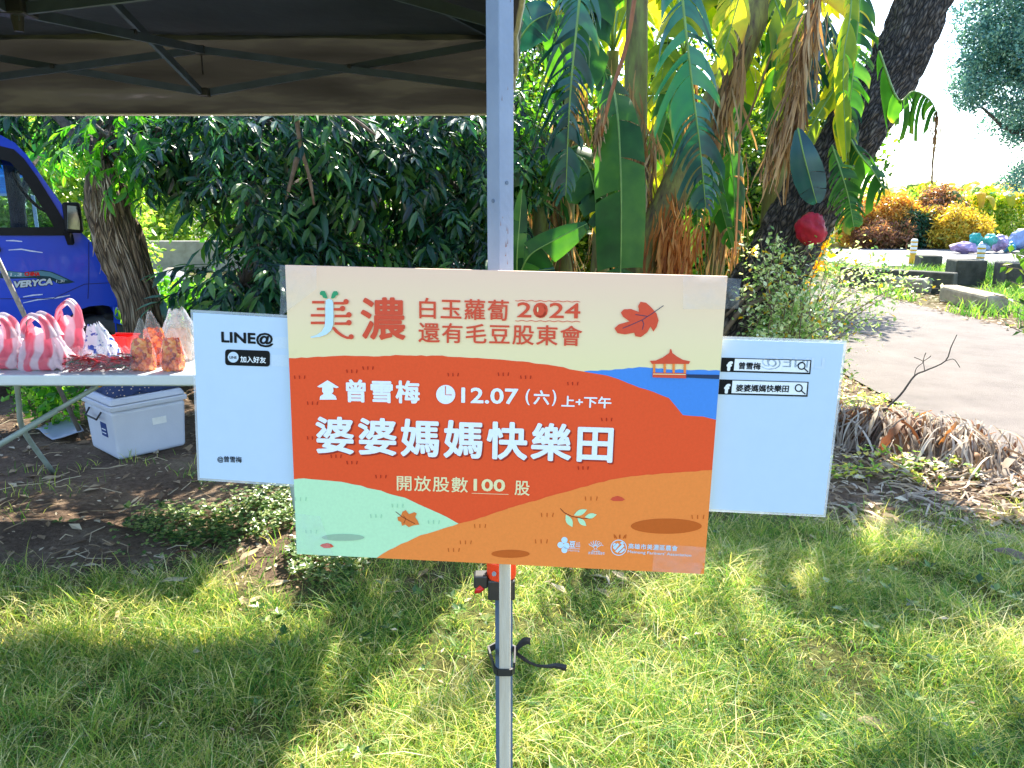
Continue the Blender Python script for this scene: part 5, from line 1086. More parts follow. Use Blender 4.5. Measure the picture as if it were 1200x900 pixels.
def banana_leaf(parent, pts, w_, mt, tear=.6, droop=.35, facing=None, fold=.2, nst=26, wl=1., wr=1., seed=0, name='leaf', sweep=.28, dgrav=0., base=.0):
    rs = random.getstate(); random.seed(seed+int(w_*1000)); pts = [Vector(p) for p in pts]; n_ = 60; S = bez(pts, n_); mb = MB(); fv_ = Vector(facing) if facing else (O0-pts[len(pts)//2]).normalized()
    def at(f): q = f*(n_-1); i = min(int(q), n_-2); return S[i].lerp(S[i+1], q-i), (S[min(i+2, n_-1)]-S[max(i-1, 0)]).normalized()
    for sg, ws in ((-1, wl), (1, wr)):
        f0 = base
        while f0 < .985:
            L = (.35+random.expovariate(1.3))/nst*(1+(1-tear)*2.5); f1 = min(1, f0+L); dr = droop*random.uniform(.4, 2.2); ten = min(.9, tear*random.uniform(.2, .9)); sw = sweep+random.uniform(-.08, .12)*tear; ln = random.uniform(1-.5*tear*random.random(), 1); tw = random.uniform(-.6, .6)*tear; r_ = random.random()
            nu, nv = 4, 5; vs = []
            for j in range(nv+1):
                s_ = j/nv
                for i in range(nu+1):
                    g = i/nu; fc = (f0+f1)/2; f = fc+(f0+(f1-f0)*g-fc)*(1-ten*.55*s_); p, t_ = at(min(1, f)); side = t_.cross(fv_).normalized()*sg; nr = side.cross(t_)*sg
                    hw = w_*ws*min(1, (math.sin(math.pi*min(1, max(.02, (f-base)/(1-base)*.97+.015)))**.55))*ln
                    q = p + side*hw*s_*math.cos(fold*s_+tw*s_) + t_*hw*s_*sw + nr*(-hw*math.sin(fold)*s_ + .02*hw*math.sin(s_*9+f*60)) + Vector((0,0,-1))*hw*dr*s_*s_ + nr*(g-.5)*tw*s_*hw*.5
                    vs.append(q)
            mb.add(vs, [(j*(nu+1)+i, j*(nu+1)+i+1, (j+1)*(nu+1)+i+1, (j+1)*(nu+1)+i) for j in range(nv) for i in range(nu)], r_*.55)
            vein = [random.uniform(-.05, .2) for _ in range(nu+1)]
            for j in range(nv+1):
                for i in range(nu+1): mb.r[-len(vs)+j*(nu+1)+i] = min(1, max(0, r_*.5+vein[i]+tear*(.5 if j == nv else .12 if j == nv-1 else 0)*(.4+random.random())))
            f0 = f1 + (random.random()**3*.03*tear)
    o = mb.obj(name, mt, parent, True); inv(o, parent) if parent else None
    mr_ = MB(); mr_.tube([p+fv_*.002 for p in S[::3]+[S[-1]]], list(np.linspace(max(.006, w_*.055), .002, len(S[::3])+1)), 6, r=.5)
    ro = mr_.obj('midrib', rib_m if mt is not ban_dry else ban_dry, o, True)
    ro.matrix_parent_inverse = Matrix.Identity(4)
    random.setstate(rs); return o
def bstem(parent, pts, rads, mt=None): return inv(trunk_mesh(pts, rads, 20, 30, .06, (2, 5), .8, 3).obj('pseudostem', mt or stem_m, parent, True), parent)
def dry_bundle(parent, top, bot, n_, spread, wd, mt=ban_dry, name='dry_leaf', L=.9):
    """a hank of shredded dead leaf hanging down; one object"""
    mb = MB(); top, bot = Vector(top), Vector(bot)
    wd *= .5; n_ = int(n_*1.3)
    for _ in range(n_):
        f = random.random()*.75; a_ = top.lerp(bot, f)+Vector([random.gauss(0, spread*.4) for _ in range(3)]); l = (bot-top).length*random.uniform(.18, .7)*L; pts = [a_]
        d = ((bot-top).normalized()+Vector([random.uniform(-.5, .5) for _ in range(3)])*.7)
        for k in range(5): d = (d+Vector((random.uniform(-.25,.25), random.uniform(-.25,.25), -.25))).normalized(); pts.append(pts[-1]+d*l/5)
        mb.ribbon(bez(pts, 8), [wd*random.uniform(.4, 1.3)*math.sin(math.pi*(i+.7)/8.6) for i in range(8)], [random.uniform(-1,1) for _ in range(3)], curl=random.uniform(-.6, .6))
    o = mb.obj(name, mt, parent, True); return inv(o, parent) if parent else o
def PX(*l): return [P(*p) for p in l]
def arch_leaf(root, c, az, L, w_, mt, rise=.9, seed=0, tear=.5, droop=.4):
    """leaf arching out of the plant's heart c"""
    d = Vector((math.sin(az), math.cos(az), 0)); pts = [c, c+d*L*.18+Vector((0,0,rise*.45*L)), c+d*L*.5+Vector((0,0,rise*.62*L)), c+d*L*.85+Vector((0,0,rise*.38*L)), c+d*L*1.0+Vector((0,0,rise*.05*L-.2*L))]
    banana_leaf(root, pts, w_, mt, tear, droop, facing=(-d.x*.3, -d.y*.3, 1), seed=seed, nst=22, base=.12)
def bplant(label, base, pts, rads, arr, seed=0, mt=None):
    root = empty('banana_plant', base, label, 'banana plant', None); bstem(root, pts, rads, mt); random.seed(seed*13+5); c = Vector(pts[-1])
    for k, (az, L, w_, m_) in enumerate(arr): arch_leaf(root, c, R(az), L, w_, m_, random.uniform(.6, 1.1), seed*10+k)
    if seed >= 10 and arr:
        for k in range(3): th = random.random()*6.28; q = c*(1-.12*k)+Vector(base)*(.12*k)+Vector((math.cos(th)*.14, math.sin(th)*.14, 0)); dry_bundle(root, q, q-Vector((0, 0, random.uniform(.8, 1.5))), 45, .07, .02)
    return root
# A: straight green stem at px 745
b0 = G(740, 430); b0.y = 6.2; b0.z = -.05; b0.x = P(740, 300, 6.2).x
A_ = bplant('banana plant with straight green stem and two big torn hanging leaves', b0, [b0, P(742, 250, 6.2), P(745, 100, 6.2), P(748, -60, 6.2), P(750, -190, 6.2)], [.12, .1, .085, .075, .06],
            [(10, 1.6, .28, ban_lit)], 1)
banana_leaf(A_, PX((700,-190,5.3),(688,-90,4.75),(679,0,4.6),(670,89,4.6),(666,150,4.62),(663,232,4.68)), .2, ban_dark, .85, .75, seed=3, wl=.7, wr=1.15, nst=64, sweep=.35, fold=.5)
banana_leaf(A_, PX((770,-190,5.3),(792,-90,4.75),(800,0,4.6),(812,107,4.6),(821,178,4.62),(827,244,4.66)), .2, ban_dark, .8, .6, seed=5, wl=1., wr=1.05, nst=64, sweep=.3, fold=.45)
banana_leaf(A_, PX((716,90,5.8),(724,138,5.5),(728,228,5.4),(727,330,5.4),(724,380,5.45)), .185, ban_mid, .2, .15, seed=7, nst=18, sweep=.12)
banana_leaf(A_, PX((600,60,5.2),(622,28,5.1),(648,14,5.1)), .13, ban_dark, .1, .1, seed=9, nst=12)
dry_bundle(A_, P(740, 90, 5.9), P(735, 260, 5.9), 60, .09, .018); dry_bundle(A_, P(765, 140, 6.0), P(760, 270, 6.0), 50, .08, .02)
mb = MB(); mb.tube(bez(PX((746,-20,5.6),(735,50,5.5),(716,110,5.45),(704,160,5.45)), 14), list(np.linspace(.016, .012, 14)), 8); inv(mb.obj('dry_petiole', mat('dry_petiole', hx('#b06a3a'), hx('#7c4a2c'), 8, .6), A_, True), A_)
dry_bundle(A_, P(706, 120, 5.45), P(698, 180, 5.45), 26, .05, .02)
# B: leaning stem
b1 = Vector((P(745, 330, 5.9).x, 5.9, -.05))
B1 = bplant('leaning banana plant with ragged brown sheaths on its stem', b1, [b1, P(758, 300, 5.9), P(785, 235, 5.9), P(840, 120, 5.95), P(885, 20, 6.0), P(930, -90, 6.1)], [.16, .13, .115, .11, .1, .07],
            [(0, 1.5, .28, ban_lit), (80, 1.5, .28, ban_lit)], 2, mat('banana_stem_brown', hx('#8a8436'), hx('#4a3020'), 6, .6, .6, 30, stretch=(4,4,1)))
dry_bundle(B1, P(790, 235, 5.75), P(780, 340, 5.7), 130, .15, .022, ban_orange); dry_bundle(B1, P(815, 250, 5.7), P(800, 330, 5.6), 80, .12, .018, ban_orange)
dry_bundle(B1, P(870, 30, 5.85), P(840, 160, 5.85), 70, .1, .025); 
for pts in ([(872,40,5.5),(868,140,5.5),(862,300,5.5)], [(905,60,5.4),(880,130,5.4),(862,165,5.4)]): mb = MB(); mb.tube(bez(PX(*pts), 12), .007, 6, jitter=.5); inv(mb.obj('dry_strand', ban_dry, B1), B1)
# C: behind and right, big bundle of dead leaves hanging beside the leaning trunk
b2 = Vector((P(905, 330, 6.9).x, 6.9, -.05))
C1 = bplant('banana plant behind the leaning trunk, hung with long dead brown leaves', b2, [b2, P(910, 200, 6.8), P(925, 60, 6.6), P(945, -80, 6.5)], [.12, .1, .09, .07],
            [(30, 1.6, .3, ban_lit), (-30, 1.6, .28, ban_lit)], 3)
dry_bundle(C1, P(962, -30, 5.2), P(920, 175, 5.15), 90, .055, .02); dry_bundle(C1, P(935, 30, 5.3), P(918, 200, 5.2), 50, .05, .02); dry_bundle(C1, P(908, 140, 5.3), P(896, 225, 5.2), 30, .04, .016)
banana_leaf(C1, PX((1010,-60,5.3),(1006,20,5.1),(999,92,5.05),(991,160,5.1)), .14, ban_mid, .75, .5, seed=11, nst=34, fold=.4)
banana_leaf(C1, PX((1000,-40,5.0),(996,20,4.95),(988,80,4.95),(992,190,5.0)), .07, ban_lit, .7, .7, seed=12, nst=16, fold=.6)
banana_leaf(C1, PX((1030,60,5.3),(1052,116,5.2),(1070,107,5.2),(1088,116,5.2),(1098,132,5.2)), .15, ban_mid, .9, 1.1, seed=13, nst=12, wl=.2, wr=.9, fold=.9)
banana_leaf(C1, PX((990,150,5.3),(1005,178,5.2),(1022,199,5.2),(1036,222,5.2)), .17, ban_mid, .9, 1.1, seed=15, nst=12, fold=.9)
banana_leaf(C1, PX((935,150,5.0),(942,182,4.95),(950,212,4.95),(957,238,4.95)), .1, ban_dark, .1, .1, seed=16, nst=10)
banana_leaf(C1, PX((975,170,5.1),(987,206,5.0),(995,235,5.0),(1001,268,5.0)), .11, ban_mid, .8, .5, seed=17, nst=22)
banana_leaf(C1, PX((980,100,5.2),(950,150,5.15),(940,180,5.1)), .06, ban_lit, .6, .5, seed=18, nst=14)
banana_leaf(C1, PX((905,-10,5.9),(925,60,5.8),(915,130,5.8)), .13, ban_lit, .6, .5, seed=19, nst=20)
random.seed(77)
for k in range(13):
    x0, y0 = random.uniform(860, 985), random.uniform(-70, 60); x1, y1 = x0+random.uniform(-45, 45), y0+random.uniform(110, 190); d_ = random.uniform(5.2, 6.2); bw_ = random.uniform(-25, 25)
    banana_leaf(C1, PX((x0, y0, d_+.2), ((x0+x1)/2+bw_, (y0+y1)/2-20, d_), (x1, y1, d_)), random.uniform(.07, .15), random.choice([ban_lit, ban_mid, ban_mid, ban_lit, ban_dark]), random.uniform(.4, .9), random.uniform(.3, .9), seed=60+k, nst=26, fold=random.uniform(.3, .8))
for k in range(10):
    x0, y0 = random.uniform(690, 860), random.uniform(-60, 160); x1, y1 = x0+random.uniform(-60, 60), y0+random.uniform(90, 170); d_ = random.uniform(6.6, 7.6)
    banana_leaf(A_, PX((x0, y0, d_+.2), ((x0+x1)/2+random.uniform(-20, 20), (y0+y1)/2-20, d_), (x1, y1, d_)), random.uniform(.1, .2), random.choice([ban_lit, ban_mid, ban_mid]), random.uniform(.4, .9), random.uniform(.3, .8), seed=90+k, nst=26, fold=random.uniform(.2, .7))
mb = MB(); mb.tube(bez(PX((1098,130,5.2),(1097,150,5.2),(1094,180,5.2),(1092,216,5.2)), 14), .006, 5, jitter=.9); inv(mb.obj('dry_strand', ban_dry, C1), C1); dry_bundle(C1, P(1098, 128, 5.2), P(1095, 180, 5.2), 16, .02, .01)
# D..: further plants filling the grove
for k, (px, d, h_, lab) in enumerate([(655, 7.4, 2.6, 'banana plant behind the first torn hanging leaf'), (700, 8.2, 3.0, 'slim banana plant deep in the grove behind the intact green leaf'), (835, 8.0, 2.7, 'banana plant with sunlit yellow green leaves behind the leaning stem'), (620, 6.6, 1.5, 'young banana plant right of the tent leg'), (780, 9.5, 3.2, 'tall banana plant at the back of the grove')]):
    b_ = Vector((P(px, 300, d).x, d, -.05)); ms_ = [ban_mid, ban_lit, ban_lit, ban_mid, ban_lit][k]
    bplant(lab, b_, [b_, b_+Vector((.05, 0, h_*.5)), b_+Vector((.1, -.05, h_))], [.11, .09, .06], [(j*90+20*k, random.uniform(1.3, 1.9) if k != 3 else .8, .27, ms_) for j in range(4 if k != 3 else 3)], 10+k)
Y1 = bplant('small banana sucker with two broad leaves low beside the tent leg', Vector((P(608, 330, 5.4).x, 5.4, -.03)), [Vector((P(608, 330, 5.4).x, 5.4, -.03)), P(606, 420, 5.35), P(606, 345, 5.3)], [.05, .045, .035], [], 20)
banana_leaf(Y1, PX((604,340,5.2),(618,303,5.1),(645,284,5.05),(688,262,5.1)), .12, ban_mid, .15, .15, seed=21, nst=12)
banana_leaf(Y1, PX((606,345,5.2),(606,300,5.1),(609,260,5.1),(612,222,5.1)), .055, ban_mid, .05, .1, seed=22, nst=8)
banana_leaf(Y1, PX((606,345,5.3),(625,320,5.4),(650,315,5.6)), .1, ban_dark, .1, .15, seed=23, nst=10)
# sunlit trees behind the grove
back_leaf = leafmat('sunlit_back_leaf', [hx('#142e0e'), hx('#2a5418'), hx('#55802a'), hx('#9aa844')], .4, .45, (2.4, 2.2, .6))
for k, (px, d, rx, cz, rz, n_) in enumerate([(620, 10.8, 1.1, 2.2, 2.0, 250), (700, 11.4, 1.2, 1.6, 1.7, 270), (800, 12.0, 1.4, 2.6, 1.5, 230), (880, 11.0, 1.2, 1.4, 1.4, 260), (940, 12.5, 1.2, 2.7, 1.2, 200), (760, 10.4, 1.1, .9, .9, 260)]):
    c = P(px, 250, d); c.z = cz; r_ = empty('back_tree', (c.x, c.y, 0), ['sunlit leafy tree behind the tent leg', 'sunlit leafy tree behind the intact banana leaf', 'tall bright tree behind the second torn leaf', 'bright yellow green bush left of the leaning trunk', 'bright tree top beyond the dead brown leaves', 'low bright bush in the middle of the grove'][k], 'tree'); it = []
    for p, dd in blob_points(c, (rx, 1., rz), n_, k*2.2, .3): 
        if p.z > .05: it.append((place(p, [random.uniform(-1,1) for _ in range(3)], [random.uniform(-1,1) for _ in range(3)], random.uniform(.8, 1.4)), random.randrange(2)))
    inv(tag(merged('foliage', it, ctpb, back_leaf, r_), kind='stuff'), r_); inv(trunk_mesh([(c.x, c.y, -.05), (c.x+.1, c.y, cz*.6), (c.x, c.y+.1, cz+rz*.5)], [.09, .07, .04], 10, 14).obj('trunk', bark1, r_, True), r_)

# ================================================================ LEANING TREE
lt = [Vector((P(815, 440, 6.0).x, 6.0, -.1)), P(838, 440, 6.0), P(876, 370, 6.0), P(918, 295, 6.0), P(955, 225, 6.0), P(1003, 150, 6.0), P(1045, 85, 6.05), P(1083, 0, 6.1), P(1128, -110, 6.2), P(1170, -240, 6.3)]
lean = empty('leaning_tree', lt[0], 'thick dark rough barked tree trunk leaning to the right', 'tree')
def big_trunk():
    n_ = 190; seg = 90; P_ = bez(lt, n_); rads = [.34, .31, .27, .25, .235, .215, .20, .19, .18, .17]; Rr = np.interp(np.linspace(0, 1, n_), np.linspace(0, 1, len(rads)), rads); mb = MBb(); mb.bk = []; vs = []; a_ = Vector((0,1,0)); s_ = 0
    for i in range(n_):
        t = (P_[min(i+1, n_-1)]-P_[max(i-1, 0)]).normalized(); a_ = (a_-t*a_.dot(t)).normalized(); b_ = t.cross(a_); s_ += (P_[i]-P_[i-1]).length if i else 0
        for k in range(seg):
            th = 2*math.pi*k/seg; c, q = math.cos(th), math.sin(th); w1 = mnoise.noise(Vector((c*2, q*2, s_*3)))*.35
            d_ = mnoise.voronoi(Vector((c*4.2+w1, q*4.2+w1, s_*4.5)))[0]; rg_ = min(1, (d_[1]-d_[0])*2.6)
            vs.append(P_[i]+(a_*c+b_*q)*Rr[i]*(.86+.17*rg_+.06*mnoise.noise(Vector((c*1.5, q*1.5, s_*1.2))))); mb.bk.append((c*.3, q*.3, s_))
    mb.add(vs, [(i*seg+k, i*seg+(k+1) % seg, (i+1)*seg+(k+1) % seg, (i+1)*seg+k) for i in range(n_-1) for k in range(seg)]+[tuple((n_-1)*seg+k for k in range(seg))], .5); return mb
inv(big_trunk().obj('trunk', barkmat('rough_bark', hx('#14110f'), hx('#5a5048'), hx('#978b7e'), (22, 22, 8), 1., .16), lean, True), lean)
lc = lt[-1]; mb = MB()
for q in ((1.2, .4, 1.0), (-.8, .6, 1.2), (.4, -.9, 1.1)): mb.tube(bez([lc, lc+Vector(q)*.5+Vector((0,0,.2)), lc+Vector(q)], 8), list(np.linspace(.13, .05, 8)), 9)
inv(mb.obj('limb', bark1_, lean, True), lean); it = []
for p, d in blob_points(lc+Vector((.5, .2, 1.4)), (1.6, 1.4, .7), 110, 3, .3): it.append((place(p, d, (random.uniform(-.4,.4), 0, 1), random.uniform(.9, 1.3)), random.randrange(5)))
inv(tag(merged('foliage', it, sprays, dark_leaf, lean), kind='stuff'), lean)
vine = empty('climbing_vine', P(880, 370, 5.7), 'grey woody vine wound round the foot of the leaning trunk', 'vine')
mb = MB(); mb.tube(bez(PX((845,395,5.75),(868,365,5.68),(893,350,5.68),(916,338,5.72),(930,318,5.8),(938,300,5.9)), 30), .02, 8, jitter=.3); mb.tube(bez(PX((850,370,5.75),(872,350,5.7),(900,330,5.7),(912,322,5.75)), 20), .012, 7, jitter=.3); inv(mb.obj('stem', twigm, vine, True), vine)
# crimson bag hanging by the trunk
c = P(947, 268, 6.4); c = P(951, 268, 5.62); rb = empty('hanging_bag', c, 'crimson round bag hanging right of the leaning trunk', 'bag')
bm = bmesh.new(); bmesh.ops.create_icosphere(bm, subdivisions=4, radius=.10)
for v in bm.verts: v.co = Vector((v.co.x, v.co.y*.9, v.co.z*1.05))*(1+.3*mnoise.noise(v.co*13)+.28*abs(mnoise.noise(v.co*34)))
me = bpy.data.meshes.new('bag_body'); bm.to_mesh(me); bm.free(); me.polygons.foreach_set('use_smooth', np.ones(len(me.polygons), bool)); o = link('bag_body', me, rb, mat('crimson_film', hx('#c00e30'), hx('#8e0620'), 14, .6))
mb = MB(); mb.tube([(0, 0, .09), (.01, 0, .2), (0, .05, .42)], .003, 5); mb.obj('cord', blackc, rb)
# ---- pale small-leaved shrub spilling over the verge
sm = leafmat('small_pale_leaf', [hx('#4f7a3a'), hx('#8aa860'), hx('#c8d0a0'), hx('#e8e8d0')], .22, .35, (2., 2.1, 1.2), spec=.8)  # pale green leaves, white sun sparkle put into the lightest tones
yl = leafmat('yellow_leaf', [hx('#c8a018'), hx('#e0b828'), hx('#b0a030')], .4, .5, (1.8, 1.5, .5))
sh_root = empty('verge_shrub', Vector((2.1, 5.7, 0)), 'sprawling shrub with tiny glossy pale leaves beside the leaning trunk', 'shrub')
mbl, mbs, mby = MB(), MB(), MB(); basep = Vector((2.05, 5.75, 0))
def twig_leaves(pts, n_, ll, spread=.03):
    for _ in range(n_):
        f = random.random()**.8; q = f*(len(pts)-1); i = min(int(q), len(pts)-2); p = pts[i].lerp(pts[i+1], q-i)+Vector([random.gauss(0, spread) for _ in range(3)]); d = Vector([random.uniform(-1,1), random.uniform(-1,1), random.uniform(-.4,1)]).normalized()*ll*random.uniform(.6, 1.3)
        simple_leaf(mby if random.random() < .05 else mbl, p, p+d, [random.uniform(-.6,.6), random.uniform(-.6,.6), 1], d.length*.3)
tg = []
for _ in range(105):
    px, py = random.uniform(868, 985), random.uniform(275, 470); d = random.uniform(5.1, 6.1); tg.append((P(px, py, d)))
for px, py, d in [(1060,325,6.0),(1040,318,6.2),(1075,330,6.0),(1100,338,6.0),(1030,300,6.4),(1050,345,5.9),(1010,290,6.4),(1065,300,6.4),(1020,370,5.8),(1000,400,5.7),(1035,395,5.6),(1045,375,5.7),(1000,440,5.5),(1010,350,5.9),(990,330,6.0),(1005,310,6.2),(1018,335,6.0),(985,300,6.2),(1045,310,6.1),(1028,352,5.8)]: tg.append(P(px, py, d))
for e in tg:
    m_ = basep.lerp(e, .5)+Vector((random.uniform(-.15,.15), random.uniform(-.1,.1), .12+.25*max(0, e.x-2.3))); pts = bez([basep+Vector((random.uniform(-.15,.15), random.uniform(-.2,.2), 0)), m_, e], 14); mbs.tube(pts, list(np.linspace(.006, .002, 14)), 4, False); twig_leaves(pts[4:], 62, .042, .045)
inv(tag(mbl.obj('foliage', sm, sh_root), kind='stuff'), sh_root); inv(mbs.obj('stems', twigm, sh_root), sh_root); inv(tag(mby.obj('yellow_foliage', yl, sh_root), kind='stuff'), sh_root)
shrub('yellow_bush', 'small bush with yellow and orange leaves at the foot of the leaning trunk', 'bush', P(925, 305, 6.2), (.22, .2, .2), 30, [cluster_template(22, .12, .09, .35, 41)], yl, scale=(.6, 1))
rs_ = empty('roadside_sprig', P(1195, 350, 5.0), 'bright yellow green leafy sprig entering at the right edge', 'plant'); rs_.location.z = 0; mb = MB(); ms2 = MB()
for e in [(1172,310),(1180,295),(1185,330),(1165,345),(1190,365),(1178,380),(1195,300),(1200,340)]:
    pts = bez([P(1260, 430, 5.0), P((e[0]+1260)/2, e[1]+20, 5), P(e[0], e[1], 5)], 8); ms2.tube(pts, .004, 4, False)
    for _ in range(16):
        f = random.uniform(2, 6.9); i = int(f); p = pts[i].lerp(pts[i+1], f-i); d = Vector([random.uniform(-1,1) for _ in range(3)]).normalized()*.06; simple_leaf(mb, p, p+d, (0,-.5,1), .02)
inv(tag(mb.obj('foliage', back_leaf, rs_), kind='stuff'), rs_); ms2.tube([Vector((P(1260, 430, 5).x, 5, 0)), P(1260, 430, 5)], .01, 5); inv(ms2.obj('stems', twigm, rs_), rs_)

# ================================================================ FAR RIGHT: crotons, banana field, tree, bags, blocks
cro = lambda a, *c: leafmat(a, [hx(x) for x in c], .4, .4, (1.8, 1.7, .8))
cy_m = cro('croton_yellow', '#8a7a28', '#c8a838', '#e8cc58', '#a0a848'); co_m = cro('croton_orange', '#a06a30', '#d09a48', '#e8c060', '#a8a048'); cr_m = cro('croton_red', '#6a4438', '#a0705a', '#c89060', '#5e6a3c'); cg_m = cro('croton_green', '#1f4a3a', '#38644a', '#507c58')
ct2 = [cluster_template(30, .20, .15, .2, s, .8) for s in (31, 32)]
for px, py, d, rx, rz, n_, mt_, lab in [(1117, 270, 27.6, 1.0, .80, 900, cy_m, 'round yellow croton bush at the far roadside, brightest and largest'), (1010, 262, 28.6, .85, .8, 420, co_m, 'orange yellow croton bush furthest left at the far roadside'), (1046, 254, 28.4, .8, .75, 420, co_m, 'orange croton bush second from the left at the far roadside'), (1070, 270, 28, .75, .8, 420, cg_m, 'dark blue green bush between the orange and yellow crotons'),
                                       (1097, 248, 29, .9, .9, 420, cr_m, 'reddish orange croton rising behind the yellow bush'), (1034, 276, 28.0, 1.1, .6, 360, cr_m, 'low brownish red croton under the orange ones'), (1085, 272, 27.9, .45, .8, 220, cr_m, 'narrow red brown croton left of the yellow bush')]:
    c = P(px, py, d); shrub('croton_bush', lab, 'bush', c, (rx, rx*.9, max(rz, c.z*.55)), n_, ct2, mt_, hollow=.6, lob=.5, scale=(.6, 1.15))
fld = MB(); rsx = random.getstate(); random.seed(99)
def bp_mesh(seed):
    random.seed(seed); mb = MB(); mb.tube([(0,0,-.05),(.02,0,.6),(0,.02,1.1)], [.09,.075,.05], 7)
    for k in range(8):
        az = k*.82+random.uniform(-.3,.3); d = Vector((math.cos(az), math.sin(az), 0)); L = random.uniform(.8, 1.3); up = random.uniform(.5, 1.2); pts = bez([Vector((0,0,1.0)), Vector((0,0,1.05))+d*L*.3+Vector((0,0,up*.6)), Vector((0,0,1.05))+d*L*.7+Vector((0,0,up*.75)), Vector((0,0,1.0))+d*L+Vector((0,0,up*.35))], 9)
        mb.ribbon(pts, [.02+.17*math.sin(math.pi*min(1, (i+.2)/8.6))**.7 for i in range(9)], d.cross(Vector((0,0,1))), curl=-.3)
    me = mb.mesh('banana_plant', True); me.materials.append(ban_lit); return me
bms = [bp_mesh(s) for s in (1, 2, 3, 4)]; k = 0
for row, y_ in enumerate((29.5, 31, 33, 35.5, 38.5)):
    for i in range(11+row):
        x_ = 12+i*1.35+random.uniform(-.4, .4)+row*.3; o = bpy.data.objects.new('banana_plant', bms[k % 4]); C.objects.link(o); k += 1
        o.location = (x_, y_+random.uniform(-.4, .4), 0); o.rotation_euler = (0, 0, random.random()*6.28); s_ = random.uniform(.85, 1.15)*(1+.06*row); o.scale = (s_, s_, s_)
        tag(o, 'young banana plant in the sunlit field beyond the crotons', 'banana plant', 'banana plants in the field beyond the crotons')
for k, (x0, w_, h_) in enumerate(((13, 6, 1.9), (19, 8, 2.1))):
    it = []; root = empty('field_edge_shrub', (x0+w_/2, 29.2, 0), ['bright leafy undergrowth behind the croton bushes', 'bright leafy undergrowth right of the croton bushes'][k], 'undergrowth')
    for _ in range(620): it.append((place((x0+random.random()*w_, 28.9+random.random()*1., random.random()*h_), [random.uniform(-1,1) for _ in range(3)], [random.uniform(-1,1) for _ in range(3)], random.uniform(.8,1.4)), random.randrange(2)))
    inv(tag(merged('foliage', it, ctpb, hedge_leaf, root), kind='stuff'), root)
ft_leaf = leafmat('far_tree_leaf', [hx('#33606a'), hx('#4a7c78'), hx('#6a9480'), hx('#9ab8a0')], .4, .25, (1.6, 1.8, 1.3)); ctf = [cluster_template(70, .42, .14, .35, s) for s in (51, 52)]
root = empty('far_tree', (17.8, 23, 0), 'tall blue green leafy tree at the upper right edge', 'tree'); it = []
for c, rad, n_ in [(P(1180, 60, 22), (1.5, 1.2, 1.2), 150), (P(1150, 100, 22), (.75, .7, .8), 60), (P(1215, 100, 22), (1.3, 1, 1.6), 130), (P(1165, 20, 22), (.9, .8, .9), 70), (P(1200, 140, 22), (1.0, .8, .7), 70), (P(1250, 30, 22), (2, 1.5, 2.2), 260), (P(1200, -60, 22), (2, 1.5, 1.6), 200), (P(1205, 205, 22), (.7, .6, .5), 36)]:
    for p, d in blob_points(c, rad, n_, c[0], .2, .45): it.append((place(p, [random.uniform(-1,1) for _ in range(3)], [random.uniform(-1,1) for _ in range(3)], random.uniform(.4, .75)), random.randrange(2)))
inv(tag(merged('foliage', it, ctf, ft_leaf, root), kind='stuff'), root); inv(trunk_mesh([(17.8, 23, -.1), P(1230, 170, 22), P(1215, 60, 22)], [.3, .2, .1], 12, 20).obj('trunk', bark1, root, True), root)
mb = MB(); 
for k, a_ in enumerate(((1150, 125), (1165, 60), (1185, 20), (1195, 150))): mb.tube(bez([P(1225, 140, 22), P((a_[0]+1225)/2, a_[1]+30, 22), P(*a_, 22)], 7), list(np.linspace(.1, .03, 7)), 6)
inv(mb.obj('limbs', bark1_, root, True), root)
# rubbish bags
for k, (px, py, w_, h_, col, lab, ang) in enumerate([(1131, 293, 30, 12, '#b59ac8', 'flat lilac rubbish bag at the left end of the heap', 0), (1143, 283, 15, 15, '#2aa8a0', 'small teal rubbish bag at the top left of the heap', 0), (1160, 284, 18, 13, '#3fb0a4', 'teal rubbish bag second from the left on top', 0), (1153, 292, 20, 12, '#a8c0e0', 'pale blue rubbish bag low in the middle of the heap', 0), (1172, 288, 22, 16, '#b8a0d0', 'slanting lilac rubbish bag behind the yellow striped post', .5), (1183, 293, 16, 12, '#3a9cb8', 'deep turquoise rubbish bag right of the slanting lilac one', 0), (1199, 284, 30, 24, '#9ab0dc', 'largest periwinkle blue rubbish bag at the right edge', 0)]):
    d = 24.4+.12*k; c = P(px, py-3, d); s_ = d/900*.5; o = rock(c, 1, 'rubbish_bag', mat('bag_film_'+str(k), hx(col), tuple(x*.7 for x in hx(col)), 3, .3, .6, 9), k*2.3, (w_*s_, w_*s_*.7, h_*s_)); 
    o.rotation_euler = (0, ang, k*.3); o.location.z = max(o.location.z, h_*s_*.85); tag(o, lab, 'rubbish bag')
    for v in o.data.vertices: q = v.co/(w_*s_); v.co *= 1+.22*abs(mnoise.noise(q*4+Vector((k, 0, 0))))+.1*mnoise.noise(q*11)
